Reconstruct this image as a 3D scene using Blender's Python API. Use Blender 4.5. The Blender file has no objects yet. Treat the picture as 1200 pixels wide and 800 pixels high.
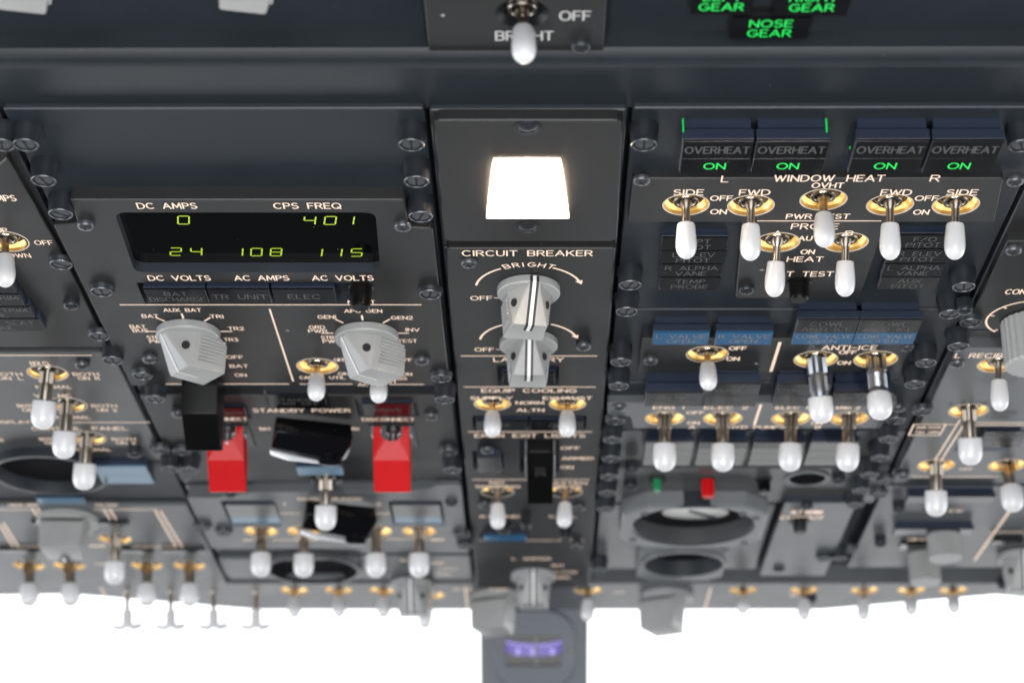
import bpy, bmesh, math, random
from mathutils import Vector, Matrix
from mathutils.geometry import tessellate_polygon
random.seed(7)
PI = math.pi
# ------------------------------------------------------------------ camera
scene = bpy.context.scene
COL = scene.collection
F = 2390.0; H = 1029.0; VX = 32.0; D = 357.0
K = 0.001
cam_pos = Vector((0, 0, 1.2))
cd = bpy.data.cameras.new('camera'); cam = bpy.data.objects.new('camera', cd); COL.objects.link(cam)
cam.location = cam_pos; cam.rotation_euler = (PI / 2, 0, 0)
cd.sensor_width = 36; cd.lens = F / 1200 * 36
cd.clip_start = 0.01; cd.clip_end = 60
cd.dof.use_dof = True; cd.dof.focus_distance = 0.79; cd.dof.aperture_fstop = 11.2
scene.camera = cam
# ------------------------------------------------------------------ view, world, lamps
scene.view_settings.view_transform = 'Standard'; scene.view_settings.look = 'None'
scene.view_settings.exposure = 0.0; scene.view_settings.gamma = 1.0
scene.view_settings.use_curve_mapping = False
w = bpy.data.worlds.new('World'); scene.world = w; w.use_nodes = True
w.node_tree.nodes['Background'].inputs[0].default_value = (0.75, 0.86, 1.0, 1)
w.node_tree.nodes['Background'].inputs[1].default_value = 0.06
def area(name, loc, target, size, power, color, sy=None):
    l = bpy.data.lights.new(name, 'AREA'); l.energy = power; l.color = color; l.size = size
    if sy: l.shape = 'RECTANGLE'; l.size_y = sy
    o = bpy.data.objects.new(name, l); COL.objects.link(o)
    o.location = loc; o.rotation_euler = (Vector(target) - Vector(loc)).to_track_quat('-Z', 'Y').to_euler()
    return o
area('cabin_lamp', (-0.30, -0.25, 0.66), (0, 0.9, 1.15), 0.055, 6.0, (1.0, 0.97, 0.94))
area('cabin_lamp', (0.20, -0.25, 0.66), (0, 0.9, 1.15), 0.055, 6.0, (1.0, 0.97, 0.94))
area('added_fill', (0.0, -1.1, 1.25), (0, 0.9, 1.15), 1.5, 19, (0.90, 0.95, 1.0))  # added soft fill behind the camera, for the caps and metal
area('side_window_light', (-1.5, 0.75, 0.75), (0, 0.9, 1.2), 0.8, 7, (0.82, 0.91, 1.0), 0.5)
area('side_window_light', (1.5, 0.75, 0.75), (0, 0.9, 1.2), 0.8, 4, (0.82, 0.91, 1.0), 0.5)
# ------------------------------------------------------------------ panel frame of reference
def vn(v): return Vector(v).normalized()
EX = vn((F, 0, -VX)); EY = -vn((VX, H, F)); EZ = EX.cross(EY)      # in (right, down, forward)
def r2w(v): return Vector((v[0], v[2], -v[1]))
PM = Matrix.Identity(4)
for i, e in enumerate((EX, EY, EZ)):
    ww = r2w(e)
    for j in range(3): PM[j][i] = ww[j]
PM.translation = cam_pos - r2w(EZ) * D * K
def P(px, py, z=0.0):
    """the point of the panel surface at height z (mm) that lies under this point of the photograph"""
    d = Vector((px - 600, py - 400, F)); t = (D - z) / (-d.dot(EZ))
    return Vector((d.dot(EX) * t, d.dot(EY) * t, z))
def proj(p):
    q = EX * p[0] + EY * p[1] + EZ * (p[2] - D)
    return 600 + F * q[0] / q[2], 400 + F * q[1] / q[2]
def Wd(px, py, dist):
    """world point at a distance in front of the camera (mm)"""
    return cam_pos + Vector(((px - 600) / F * dist, dist, -(py - 400) / F * dist)) * K
# ------------------------------------------------------------------ materials
MATS = {}
def mat(name, col, rough=0.5, metal=0.0, emit=None, es=0.0, bump=0.0, bscale=900, var=0.0, specks=0.0, coat=0.0, spec=0.5, scratch=0.0, trans=0.0):
    m = bpy.data.materials.new(name); m.use_nodes = True; nt = m.node_tree; n = nt.nodes; L = nt.links
    b = n['Principled BSDF']; MATS[name] = m
    b.inputs['Base Color'].default_value = (*col, 1); b.inputs['Roughness'].default_value = rough
    b.inputs['Metallic'].default_value = metal; b.inputs['Specular IOR Level'].default_value = spec
    b.inputs['Coat Weight'].default_value = coat; b.inputs['Coat Roughness'].default_value = 0.08
    if trans: b.inputs['Subsurface Weight'].default_value = trans; b.inputs['Subsurface Radius'].default_value = (0.002, 0.002, 0.002)
    if emit:
        b.inputs['Emission Color'].default_value = (*emit, 1); b.inputs['Emission Strength'].default_value = es
    if bump or var or specks or scratch:
        tc = n.new('ShaderNodeTexCoord')
        geo = n.new('ShaderNodeNewGeometry')
        src = geo.outputs['Position']
    if bump:
        nz = n.new('ShaderNodeTexNoise'); nz.inputs['Scale'].default_value = bscale; nz.inputs['Detail'].default_value = 3
        L.new(src, nz.inputs['Vector'])
        bp = n.new('ShaderNodeBump'); bp.inputs['Strength'].default_value = bump; bp.inputs['Distance'].default_value = 0.0002
        L.new(nz.outputs['Fac'], bp.inputs['Height']); L.new(bp.outputs['Normal'], b.inputs['Normal'])
    colsock = None
    if var:
        nz = n.new('ShaderNodeTexNoise'); nz.inputs['Scale'].default_value = 45; nz.inputs['Detail'].default_value = 8; nz.inputs['Roughness'].default_value = 0.65
        L.new(src, nz.inputs['Vector'])
        mr = n.new('ShaderNodeMapRange'); mr.inputs[1].default_value = 0.3; mr.inputs[2].default_value = 0.7
        mr.inputs[3].default_value = 1 - var; mr.inputs[4].default_value = 1 + var
        L.new(nz.outputs['Fac'], mr.inputs[0])
        mx = n.new('ShaderNodeVectorMath'); mx.operation = 'SCALE'; mx.inputs[0].default_value = col
        L.new(mr.outputs[0], mx.inputs['Scale']); colsock = mx.outputs[0]
        rr = n.new('ShaderNodeMapRange'); rr.inputs[1].default_value = 0.3; rr.inputs[2].default_value = 0.7
        rr.inputs[3].default_value = max(0.03, rough - 0.03); rr.inputs[4].default_value = rough + 0.04
        L.new(nz.outputs['Fac'], rr.inputs[0]); L.new(rr.outputs[0], b.inputs['Roughness'])
    if specks:                                        # settled dust grains
        vo = n.new('ShaderNodeTexVoronoi'); vo.inputs['Scale'].default_value = 260
        L.new(src, vo.inputs['Vector'])
        sep = n.new('ShaderNodeSeparateColor'); L.new(vo.outputs['Color'], sep.inputs[0])
        rad = n.new('ShaderNodeMapRange'); rad.inputs[1].default_value = 0.80; rad.inputs[2].default_value = 1.0
        rad.inputs[3].default_value = 0.0; rad.inputs[4].default_value = 0.075
        L.new(sep.outputs[0], rad.inputs[0])
        lt = n.new('ShaderNodeMath'); lt.operation = 'LESS_THAN'
        L.new(vo.outputs['Distance'], lt.inputs[0]); L.new(rad.outputs[0], lt.inputs[1])
        sc = n.new('ShaderNodeMath'); sc.operation = 'MULTIPLY'; sc.inputs[1].default_value = specks
        L.new(lt.outputs[0], sc.inputs[0])
        mix = n.new('ShaderNodeMix'); mix.data_type = 'RGBA'
        mix.inputs[6].default_value = (*col, 1)
        if colsock: L.new(colsock, mix.inputs[6])
        mix.inputs[7].default_value = (0.42, 0.42, 0.40, 1)
        L.new(sc.outputs[0], mix.inputs[0]); colsock = mix.outputs[2]
    if colsock: L.new(colsock, b.inputs['Base Color'])
    return m
mat('chassis', (0.0135, 0.019, 0.025), 0.52, bump=0.18, var=0.10, specks=0.35)
mat('frame_paint', (0.0135, 0.019, 0.025), 0.54, bump=0.2, var=0.10, specks=0.3)
mat('lit_edge_tone', (0.026, 0.033, 0.042), 0.5, var=0.08)  # edge and opening walls: light from aft painted into a paler tone
mat('plate', (0.018, 0.018, 0.0185), 0.48, bump=0.12, bscale=1500, var=0.1, specks=0.35)
mat('plate_grey', (0.105, 0.114, 0.118), 0.38, bump=0.12, bscale=1500, var=0.08, specks=0.2)
mat('plate_mid', (0.060, 0.063, 0.065), 0.38, bump=0.12, bscale=1500, var=0.08, specks=0.2)
mat('gap', (0.006, 0.006, 0.007), 0.7)
mat('screw_dark', (0.022, 0.027, 0.033), 0.4, metal=0.2, bump=0.1, bscale=2500, var=0.15, specks=0.3)
mat('screw_rim', (0.10, 0.11, 0.12), 0.38, metal=0.7)
mat('screw_face', (0.060, 0.066, 0.074), 0.45, metal=0.2, var=0.1)
mat('bezel', (0.17, 0.18, 0.185), 0.42, var=0.06)
mat('screw_steel', (0.10, 0.105, 0.115), 0.36, metal=0.6, var=0.15)
mat('black', (0.008, 0.008, 0.009), 0.4, specks=0.15)
mat('black_gloss', (0.004, 0.004, 0.005), 0.14, spec=0.3, specks=0.2)
mat('guard_black', (0.004, 0.004, 0.004), 0.35, spec=0.15)
mat('glass', (0.002, 0.002, 0.002), 0.04, specks=0.5, spec=0.3)
mat('legend', (0.55, 0.48, 0.42), 0.5, emit=(1.0, 0.70, 0.50), es=0.62)
mat('legend_dim', (0.085, 0.085, 0.083), 0.5)
mat('legend_pale', (0.19, 0.21, 0.23), 0.5)
mat('legend_print', (0.55, 0.55, 0.55), 0.5)
mat('legend_lamp', (0.02, 0.2, 0.05), 0.4, emit=(0.0, 0.85, 0.10), es=1.0)
mat('segment', (0.3, 0.35, 0.05), 0.4, emit=(0.40, 0.66, 0.01), es=0.7)
mat('cap', (0.76, 0.76, 0.77), 0.3, coat=0.7, trans=0.22, var=0.02)
mat('lever', (0.42, 0.36, 0.30), 0.28, metal=1.0, bump=0.1, bscale=3000)
mat('nut', (0.30, 0.27, 0.23), 0.25, metal=1.0)
mat('steel', (0.42, 0.44, 0.47), 0.32, metal=1.0)
mat('knob', (0.34, 0.345, 0.34), 0.42, bump=0.12, bscale=2500, var=0.09, specks=0.2)
mat('knob_white', (0.8, 0.8, 0.8), 0.5)
mat('knob_black', (0.012, 0.012, 0.014), 0.5)
mat('light_housing', (0.019, 0.028, 0.052), 0.4, var=0.08, bump=0.1, specks=0.3)
mat('lens_black', (0.006, 0.006, 0.007), 0.2, specks=0.35, spec=0.35)
mat('lens_grey', (0.018, 0.018, 0.018), 0.2, specks=0.3)
mat('lens_pale', (0.10, 0.105, 0.10), 0.3, specks=0.2)
mat('lens_blue', (0.006, 0.09, 0.21), 0.22, specks=0.2)
mat('lens_paleblue', (0.10, 0.19, 0.28), 0.3)
mat('red_plastic', (0.54, 0.001, 0.004), 0.4, var=0.06, spec=0.3, bump=0.08)
mat('lit_edge_pale', (0.15, 0.18, 0.215), 0.5, var=0.06)  # paler still, the brightness of lit walls put into the colour
mat('well', (0.010, 0.010, 0.011), 0.9, spec=0.1)
mat('light_leak', (0, 0.1, 0.02), 0.5, emit=(0.0, 0.8, 0.08), es=0.9)
mat('green_plastic', (0.01, 0.22, 0.08), 0.25)
mat('white_paint', (0.7, 0.7, 0.68), 0.4)
mat('post_paint', (0.105, 0.12, 0.145), 0.5, var=0.05)
mat('compass_card', (0.03, 0.02, 0.09), 0.4, emit=(0.22, 0.14, 0.85), es=0.4)
mat('compass_mark', (0.2, 0.2, 0.5), 0.4, emit=(0.55, 0.5, 1.0), es=0.8)
mat('lamp_window', (0.9, 0.85, 0.8), 0.5, emit=(1.0, 0.74, 0.50), es=16)
mat('lamp_edge', (0.9, 0.6, 0.4), 0.5, emit=(1.0, 0.48, 0.20), es=9.0)
mat('sky_glow', (0, 0, 0), 1.0, emit=(0.97, 0.985, 1.0), es=2.5, spec=0.0)
# the lit bore in a panel round each switch: bright amber edge-lit acrylic, uneven round the ring
def glow_mat():
    m = mat('bore_glow', (0.55, 0.36, 0.12), 0.3, metal=0.6)
    nt = m.node_tree; n = nt.nodes; L = nt.links; b = n['Principled BSDF']
    geo = n.new('ShaderNodeNewGeometry')
    nz = n.new('ShaderNodeTexNoise'); nz.inputs['Scale'].default_value = 150; nz.inputs['Detail'].default_value = 2
    L.new(geo.outputs['Position'], nz.inputs['Vector'])
    cr = n.new('ShaderNodeValToRGB')
    cr.color_ramp.elements[0].position = 0.36; cr.color_ramp.elements[0].color = (0.20, 0.085, 0.008, 1)
    cr.color_ramp.elements[1].position = 0.62; cr.color_ramp.elements[1].color = (1.0, 0.66, 0.24, 1)
    L.new(nz.outputs['Fac'], cr.inputs['Fac']); L.new(cr.outputs[0], b.inputs['Emission Color'])
    b.inputs['Emission Strength'].default_value = 1.7
glow_mat()
def lamp_mat():            # a bulb behind a diffuser: hottest in the middle, warm towards the frame
    m = MATS['lamp_window']; nt = m.node_tree; n = nt.nodes; L = nt.links; b = n['Principled BSDF']
    tc = n.new('ShaderNodeTexCoord'); sp = n.new('ShaderNodeSeparateXYZ'); L.new(tc.outputs['Generated'], sp.inputs[0])
    out = []
    for k in range(2):
        a = n.new('ShaderNodeMath'); a.operation = 'MULTIPLY_ADD'; a.inputs[1].default_value = 2; a.inputs[2].default_value = -1; L.new(sp.outputs[k], a.inputs[0])
        a2 = n.new('ShaderNodeMath'); a2.operation = 'ABSOLUTE'; L.new(a.outputs[0], a2.inputs[0])
        a3 = n.new('ShaderNodeMath'); a3.operation = 'POWER'; a3.inputs[1].default_value = 3; L.new(a2.outputs[0], a3.inputs[0])
        a4 = n.new('ShaderNodeMath'); a4.operation = 'SUBTRACT'; a4.inputs[0].default_value = 1; L.new(a3.outputs[0], a4.inputs[1]); out.append(a4)
    mu = n.new('ShaderNodeMath'); mu.operation = 'MULTIPLY'; L.new(out[0].outputs[0], mu.inputs[0]); L.new(out[1].outputs[0], mu.inputs[1])
    st = n.new('ShaderNodeMath'); st.operation = 'MULTIPLY_ADD'; st.inputs[1].default_value = 150; st.inputs[2].default_value = 0.9
    L.new(mu.outputs[0], st.inputs[0]); L.new(st.outputs[0], b.inputs['Emission Strength'])
lamp_mat()
mat('reflection_pale', (0.75, 0.77, 0.8), 0.3, metal=0.35)  # pale metal standing in for a bright reflection on the slab guards
mat('bore_wall', (0.40, 0.26, 0.08), 0.35, metal=0.7, emit=(0.55, 0.26, 0.05), es=0.55)
mat('bore_rim', (0.5, 0.45, 0.38), 0.5, emit=(0.8, 0.62, 0.45), es=0.22)
# ------------------------------------------------------------------ mesh helpers (all in mm)
class MB:
    def __init__(s): s.v = []; s.f = []; s.m = []
    def add(s, vs, fs, m=0):
        o = len(s.v); s.v += [tuple(v) for v in vs]; s.f += [[i + o for i in f] for f in fs]; s.m += [m] * len(fs); return s
    def box(s, x0, x1, y0, y1, z0, z1, m=0, top=0.0):
        """box with a chamfer of size top round its upper edge"""
        c = top
        a = [(x0, y0), (x1, y0), (x1, y1), (x0, y1)]
        i = [(x0 + c, y0 + c), (x1 - c, y0 + c), (x1 - c, y1 - c), (x0 + c, y1 - c)]
        vs = [(x, y, z0) for x, y in a] + [(x, y, z1 - c) for x, y in a]
        fs = [(0, 3, 2, 1)] + [(k, (k + 1) % 4, 4 + (k + 1) % 4, 4 + k) for k in range(4)]
        if c:
            vs += [(x, y, z1) for x, y in i]
            fs += [(4 + k, 4 + (k + 1) % 4, 8 + (k + 1) % 4, 8 + k) for k in range(4)] + [(8, 9, 10, 11)]
        else: fs += [(4, 5, 6, 7)]
        return s.add(vs, fs, m)
    def lathe(s, prof, seg=24, m=0, cap=True, start=0.0):
        vs = []; fs = []; n = len(prof)
        for r, z in prof:
            for k in range(seg):
                a = start + 2 * PI * k / seg; vs.append((r * math.cos(a), r * math.sin(a), z))
        for i in range(n - 1):
            for k in range(seg):
                k2 = (k + 1) % seg
                fs.append((i * seg + k, i * seg + k2, (i + 1) * seg + k2, (i + 1) * seg + k))
        if cap: fs.append([(n - 1) * seg + k for k in range(seg)])
        return s.add(vs, fs, m)
    def mesh(s, name, mats, smooth=False):
        me = bpy.data.meshes.new(name)
        me.from_pydata([(x * K, y * K, z * K) for x, y, z in s.v], [], s.f)
        for mm in mats: me.materials.append(MATS[mm])
        for p, k in zip(me.polygons, s.m): p.material_index = k
        if smooth:
            me.polygons.foreach_set('use_smooth', [True] * len(me.polygons))
            try: me.set_sharp_from_angle(angle=math.radians(34))
            except Exception: pass
        me.update(); return me
def offset_poly(pts, d):
    """move each edge of a counter-clockwise polygon inwards by d"""
    n = len(pts); out = []
    for i in range(n):
        p0 = Vector(pts[i - 1]); p1 = Vector(pts[i]); p2 = Vector(pts[(i + 1) % n])
        a = (p1 - p0).normalized(); b = (p2 - p1).normalized()
        na = Vector((-a.y, a.x)); nb = Vector((-b.y, b.x)); k = 1 + na.dot(nb)
        if k < 0.2: k = 0.2
        out.append(p1 + (na + nb) * (d / k))
    return out
def rounded(pts, rs, seg=5):
    """round the corners of a polygon; rs one radius or a list"""
    n = len(pts); out = []
    if not hasattr(rs, '__len__'): rs = [rs] * n
    for i in range(n):
        r = rs[i]; p1 = Vector(pts[i][:2])
        if r <= 0: out.append(p1); continue
        a = (Vector(pts[i - 1][:2]) - p1); b = (Vector(pts[(i + 1) % n][:2]) - p1)
        r = min(r, a.length * 0.45, b.length * 0.45)
        a = p1 + a.normalized() * r; b = p1 + b.normalized() * r
        for k in range(seg + 1):
            t = k / seg; out.append(a * (1 - t) ** 2 + p1 * 2 * t * (1 - t) + b * t * t)
    return out
def circle(c, r, n=32): return [Vector((c[0] + r * math.cos(2 * PI * k / n), c[1] + r * math.sin(2 * PI * k / n))) for k in range(n)]
def ccw(pts):
    pts = [Vector(p[:2]) for p in pts]
    a = sum(pts[i - 1].x * pts[i].y - pts[i].x * pts[i - 1].y for i in range(len(pts)))
    return pts if a > 0 else pts[::-1]
def plate_mb(outer, holes, z0, z1, ch=0.5, depth=None, mside=0, mhole=1):
    """a plate with real openings; the upper outer edge is chamfered"""
    outer = ccw(outer); inner = offset_poly(outer, ch); mb = MB(); n = len(outer)
    hs = [ccw(h)[::-1] for h in holes]
    polys = [inner] + hs
    tri = tessellate_polygon([[Vector((p.x, p.y, 0)) for p in q] for q in polys])
    flat = [p for q in polys for p in q]
    fs = []
    for t in tri:
        a, b, c = (flat[i] for i in t)
        if abs((b - a).cross(c - a)) < 1e-9: continue
        fs.append(t if (b - a).cross(c - a) > 0 else (t[0], t[2], t[1]))
    mb.add([(p.x, p.y, z1) for p in flat], fs, 0)
    vs = [(p.x, p.y, z0) for p in outer] + [(p.x, p.y, z1 - ch) for p in outer] + [(p.x, p.y, z1) for p in inner]
    mb.add(vs, [(i, (i + 1) % n, n + (i + 1) % n, n + i) for i in range(n)] + [(n + i, n + (i + 1) % n, 2 * n + (i + 1) % n, 2 * n + i) for i in range(n)], mside)
    for h in hs:
        k = len(h)
        mb.add([(p.x, p.y, z0 if depth is None else depth) for p in h] + [(p.x, p.y, z1) for p in h], [(i, (i + 1) % k, k + (i + 1) % k, k + i) for i in range(k)], mhole)
    return mb
# ------------------------------------------------------------------ things and parts
CUR = None; ORG = Vector((0, 0, 0))
def tag(o, label, cat, group=None):
    o['label'] = label; o['category'] = cat
    if group: o['group'] = group
def thing(name, x, y, label, cat, group=None):
    global CUR, ORG
    o = bpy.data.objects.new(name, None); COL.objects.link(o); o.empty_display_size = 0.01
    ORG = Vector((x, y, 0)); o.matrix_world = PM @ Matrix.Translation(ORG * K)
    tag(o, label, cat, group); CUR = o; return o
def part(name, me, loc=None, rot=None, parent=None, label=None):
    """a child; loc in panel millimetres when it hangs on the thing, in the parent's own otherwise"""
    o = bpy.data.objects.new(name, me); COL.objects.link(o)
    o.parent = parent or CUR
    if parent is None:
        o.location = ((Vector(loc) - ORG) if loc is not None else -ORG) * K
    elif loc is not None: o.location = Vector(loc) * K
    if rot is not None: o.rotation_euler = rot
    if label: o['label'] = label
    return o
def structure(name, me, M=None, parent=None):
    o = bpy.data.objects.new(name, me); COL.objects.link(o); o['kind'] = 'structure'
    if M is not None: o.matrix_world = M
    return o
# ------------------------------------------------------------------ single-stroke engraved lettering
def arc(cx, cy, rx, ry, a0, a1, n=8):
    return [(cx + rx * math.cos(math.radians(a0 + (a1 - a0) * k / n)), cy + ry * math.sin(math.radians(a0 + (a1 - a0) * k / n))) for k in range(n + 1)]
G = {}
def g(ch, w, *st): G[ch] = (w, st)
g('A', .82, [(0, 0), (.41, 1), (.82, 0)], [(.14, .33), (.68, .33)])
g('B', .66, [(0, 0), (0, 1), (.38, 1)] + arc(.40, .76, .24, .24, 90, -90, 6) + [(0, .52)], [(.38, .52)] + arc(.40, .26, .26, .26, 90, -90, 6) + [(0, 0)])
g('C', .78, arc(.42, .5, .42, .5, 48, 312, 14))
g('D', .76, [(0, 0), (0, 1), (.3, 1)] + arc(.3, .5, .46, .5, 90, -90, 8) + [(0, 0)])
g('E', .58, [(.58, 1), (0, 1), (0, 0), (.58, 0)], [(0, .52), (.5, .52)])
g('F', .56, [(.56, 1), (0, 1), (0, 0)], [(0, .5), (.48, .5)])
g('G', .82, arc(.42, .5, .42, .5, 45, 350, 15) + [(.83, .45), (.48, .45)])
g('H', .7, [(0, 0), (0, 1)], [(.7, 0), (.7, 1)], [(0, .52), (.7, .52)])
g('I', .06, [(.03, 0), (.03, 1)])
g('J', .5, [(.5, 1), (.5, .25)] + arc(.25, .25, .25, .25, 0, -180, 6))
g('K', .68, [(0, 0), (0, 1)], [(.64, 1), (0, .36)], [(.24, .6), (.68, 0)])
g('L', .55, [(0, 1), (0, 0), (.55, 0)])
g('M', .9, [(0, 0), (.08, 1), (.45, .2), (.82, 1), (.9, 0)])
g('N', .72, [(0, 0), (0, 1), (.72, 0), (.72, 1)])
g('O', .88, arc(.44, .5, .44, .5, 90, 450, 18))
g('P', .62, [(0, 0), (0, 1), (.36, 1)] + arc(.36, .74, .26, .26, 90, -90, 6) + [(0, .48)])
g('Q', .88, arc(.44, .5, .44, .5, 90, 450, 18), [(.55, .28), (.88, -.04)])
g('R', .66, [(0, 0), (0, 1), (.36, 1)] + arc(.37, .75, .25, .25, 90, -90, 6) + [(0, .5)], [(.34, .5), (.66, 0)])
g('S', .62, arc(.31, .74, .28, .26, 35, 180, 7) + arc(.31, .74, .28, .24, 190, 262, 3) + arc(.31, .27, .31, .25, 78, -90, 7) + arc(.31, .27, .31, .27, -100, -150, 3))
g('T', .66, [(0, 1), (.66, 1)], [(.33, 1), (.33, 0)])
g('U', .68, [(0, 1), (0, .33)] + arc(.34, .33, .34, .33, 180, 360, 8) + [(.68, 1)])
g('V', .78, [(0, 1), (.39, 0), (.78, 1)])
g('W', 1.06, [(0, 1), (.27, 0), (.53, .92), (.79, 0), (1.06, 1)])
g('X', .74, [(0, 0), (.74, 1)], [(0, 1), (.74, 0)])
g('Y', .72, [(0, 1), (.36, .5), (.72, 1)], [(.36, .5), (.36, 0)])
g('Z', .66, [(0, 1), (.66, 1), (0, 0), (.66, 0)])
g('1', .06, [(.03, 0), (.03, 1)])
g('2', .6, arc(.3, .7, .28, .3, 165, -20, 8) + [(0, 0), (.6, 0)])
g('3', .6, arc(.29, .76, .25, .24, 150, -80, 7), arc(.3, .28, .3, .28, 85, -150, 8))
g('0', .66, arc(.33, .5, .33, .5, 90, 450, 16))
g('-', .5, [(0, .5), (.5, .5)])
g('/', .6, [(0, 0), (.6, 1)])
g('+', .7, [(0, .5), (.7, .5)], [(.35, .15), (.35, .85)])
g(' ', .55)
def ribbon(mb, pts, w, z):
    pts = [Vector(p) for p in pts]; n = len(pts)
    for i in range(1, n - 1):                         # a sharp turn starts a new stroke
        a = pts[i] - pts[i - 1]; b = pts[i + 1] - pts[i]
        if a.length > 1e-6 and b.length > 1e-6 and a.normalized().dot(b.normalized()) < 0.2:
            ribbon(mb, pts[:i + 1], w, z); ribbon(mb, pts[i:], w, z + 0.002); return
    if n < 2: return
    closed = (pts[0] - pts[-1]).length < 1e-4
    L = []; R = []
    for i in range(n):
        if closed:
            a = pts[i] - pts[i - 1] if i else pts[0] - pts[-2]
            b = pts[(i + 1) % n] - pts[i] if i < n - 1 else pts[1] - pts[0]
        else:
            a = pts[i] - pts[i - 1] if i else pts[1] - pts[0]
            b = pts[i + 1] - pts[i] if i < n - 1 else pts[-1] - pts[-2]
        if a.length < 1e-6: a = b
        if b.length < 1e-6: b = a
        a = a.normalized(); b = b.normalized()
        na = Vector((-a.y, a.x)); nb = Vector((-b.y, b.x)); k = max(1 + na.dot(nb), 0.55)
        m = (na + nb) * (w / 2 / k); p = pts[i]
        if not closed and i == 0: p = p - a * w * .4
        if not closed and i == n - 1: p = p + b * w * .4
        L.append(p + m); R.append(p - m)
    vs = [(q.x, q.y, z) for q in R] + [(q.x, q.y, z) for q in L]
    mb.add(vs, [(i, i + 1, n + i + 1, n + i) for i in range(n - 1)])
def text_width(s, sp=.26): return sum(G[c][0] + sp for c in s) - sp
def text_mb(s, h, W=None, w=None, slant=0.0):
    sp = .26; tw = text_width(s, sp); sx = (W / tw) if W else h
    mb = MB(); x = 0; w = w or h * .135; i = 0
    for c in s:
        gw, st = G[c]
        for q in st:
            i += 1
            ribbon(mb, [((x + a) * sx - (tw * sx) / 2 + slant * b * h, (b - .5) * h) for a, b in q], w, 0.003 * (i % 5))
        x += gw + sp
    return mb
def txt(s, x0, x1, yc, z, h=3.5, m='legend', w=None, parent=None, name='legend', off=0.12):
    a = P(x0, yc, z); b = P(x1, yc, z)
    me = text_mb(s, h, b.x - a.x - (w or h * .15), w).mesh(name, [m])
    if parent is None:
        o = part(name, me, ((a.x + b.x) / 2, a.y, z + off))
    else:
        o = part(name, me, Vector(((a.x + b.x) / 2, a.y, z + off)) - parent['_o'], parent=parent)
    return o
def rule(pts, z, w=0.75, m='legend', name='panel_line'):
    """a printed line through points of the photograph"""
    q = [P(x, y, z) for x, y in pts]; c = sum(q, Vector()) / len(q)
    mb = MB(); ribbon(mb, [((p - c).x, (p - c).y) for p in q], w, 0)
    return part(name, mb.mesh(name, [m]), (c.x, c.y, z + 0.1))
def rule_mm(pts, z, w=0.75, m='legend', name='panel_line', head=False):
    mb = MB(); ribbon(mb, pts, w, 0)
    if head:
        a = Vector(pts[-1]); d = (a - Vector(pts[-2])).normalized(); nn = Vector((-d.y, d.x)) * 1.7
        mb.add([(*(a - d * .4 + nn), .01), (*(a - d * .4 - nn), .01), (*(a + d * 3.4), .01)], [(0, 1, 2)])
    return part(name, mb.mesh(name, [m]), (0, 0, z + 0.1))
def ticks(cx, cy, z, r0, r1, angs, w=0.8):
    for a in angs:
        c, s = math.cos(math.radians(a)), math.sin(math.radians(a))
        rule_mm([(cx + r0 * c, cy + r0 * s), (cx + r1 * c, cy + r1 * s)], z, w, name='tick_mark')
def plus(x, y, z): txt('+', x - 3, x + 3, y, z, 2.2, 'legend_print', 0.35, name='register_mark')
# ------------------------------------------------------------------ hardware
CACHE = {}
def cached(key, fn):
    if key not in CACHE: CACHE[key] = fn()
    return CACHE[key]
def captive(px, py, tall=True, zb=2.0, h=None):
    """quarter-turn fastener; px, py is the middle of its slotted end"""
    h = h or (8.0 if tall else 2.6); p = P(px, py, zb + h)
    def mk():
        mb = MB(); mb.lathe([(5.3, 0), (5.2, h * .35), (4.75, h * .6), (4.7, h - .35)], 28, 0, False)
        mb.lathe([(4.7, h - .35), (4.45, h), (4.0, h), (3.85, h - .25)], 28, 1, False)
        mb.lathe([(3.85, h - .25), (3.75, h - .7), (3.4, h - .75)], 28, 0, False).lathe([(3.4, h - .75), (3.25, h - .45), (0.6, h - .3)], 28, 2)
        return mb.mesh('fastener', ['screw_dark', 'screw_rim', 'screw_face'], True)
    o = part('captive_screw', cached(('cap', h), mk), (p.x, p.y, zb))
    sl = cached(('slot', h), lambda: MB().box(-.42, .42, -3.0, 3.0, h - 1.2, h - .24).mesh('slot', ['gap']))
    part('screw_slot', sl, (0, 0, 0), (0, 0, random.choice([0, .1, -.2, .3, -.35, .9])), parent=o)
    if not tall:
        pass
    return o
def screw(px, py, z=7.5, h=2.2, m='screw_steel', post=0):
    p = P(px, py, z + post + h)
    def mk():
        mb = MB()
        if post: mb.lathe([(3.3, 0), (3.3, post)], 20, 1, False)
        mb.lathe([(3.45, post), (3.4, post + h * .45), (3.0, post + h * .8), (2.2, post + h), (0.9, post + h)], 24, 0)
        return mb.mesh('screw', [m, 'screw_dark'], True)
    o = part('screw', cached(('scr', h, m, post), mk), (p.x, p.y, z), (0, 0, random.uniform(0, 1.5)))
    cr = cached(('crs', h, post), lambda: MB().box(-.35, .35, -1.7, 1.7, post + h * .7, post + h + .05).box(-1.7, 1.7, -.34, .34, post + h * .7, post + h + .06).mesh('cross', ['gap']))
    part('cross_recess', cr, (0, 0, 0), parent=o)
    return o
def cap_prof(r, L, z0):
    return [(r * .62, z0), (r * .8, z0 + .2), (r * .86, z0 + .9), (r * .98, z0 + L * .45), (r, z0 + L * .62), (r * .96, z0 + L * .74), (r * .84, z0 + L * .85), (r * .62, z0 + L * .93), (r * .34, z0 + L * .985), (r * .1, z0 + L)]
def fat_prof(r, L, z0):
    return [(r * .55, z0), (r * .9, z0 + .3), (r * .98, z0 + 1.0), (r, z0 + L * .5), (r * .97, z0 + L * .64), (r * .86, z0 + L * .79), (r * .65, z0 + L * .91), (r * .35, z0 + L * .98), (r * .1, z0 + L)]
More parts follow.
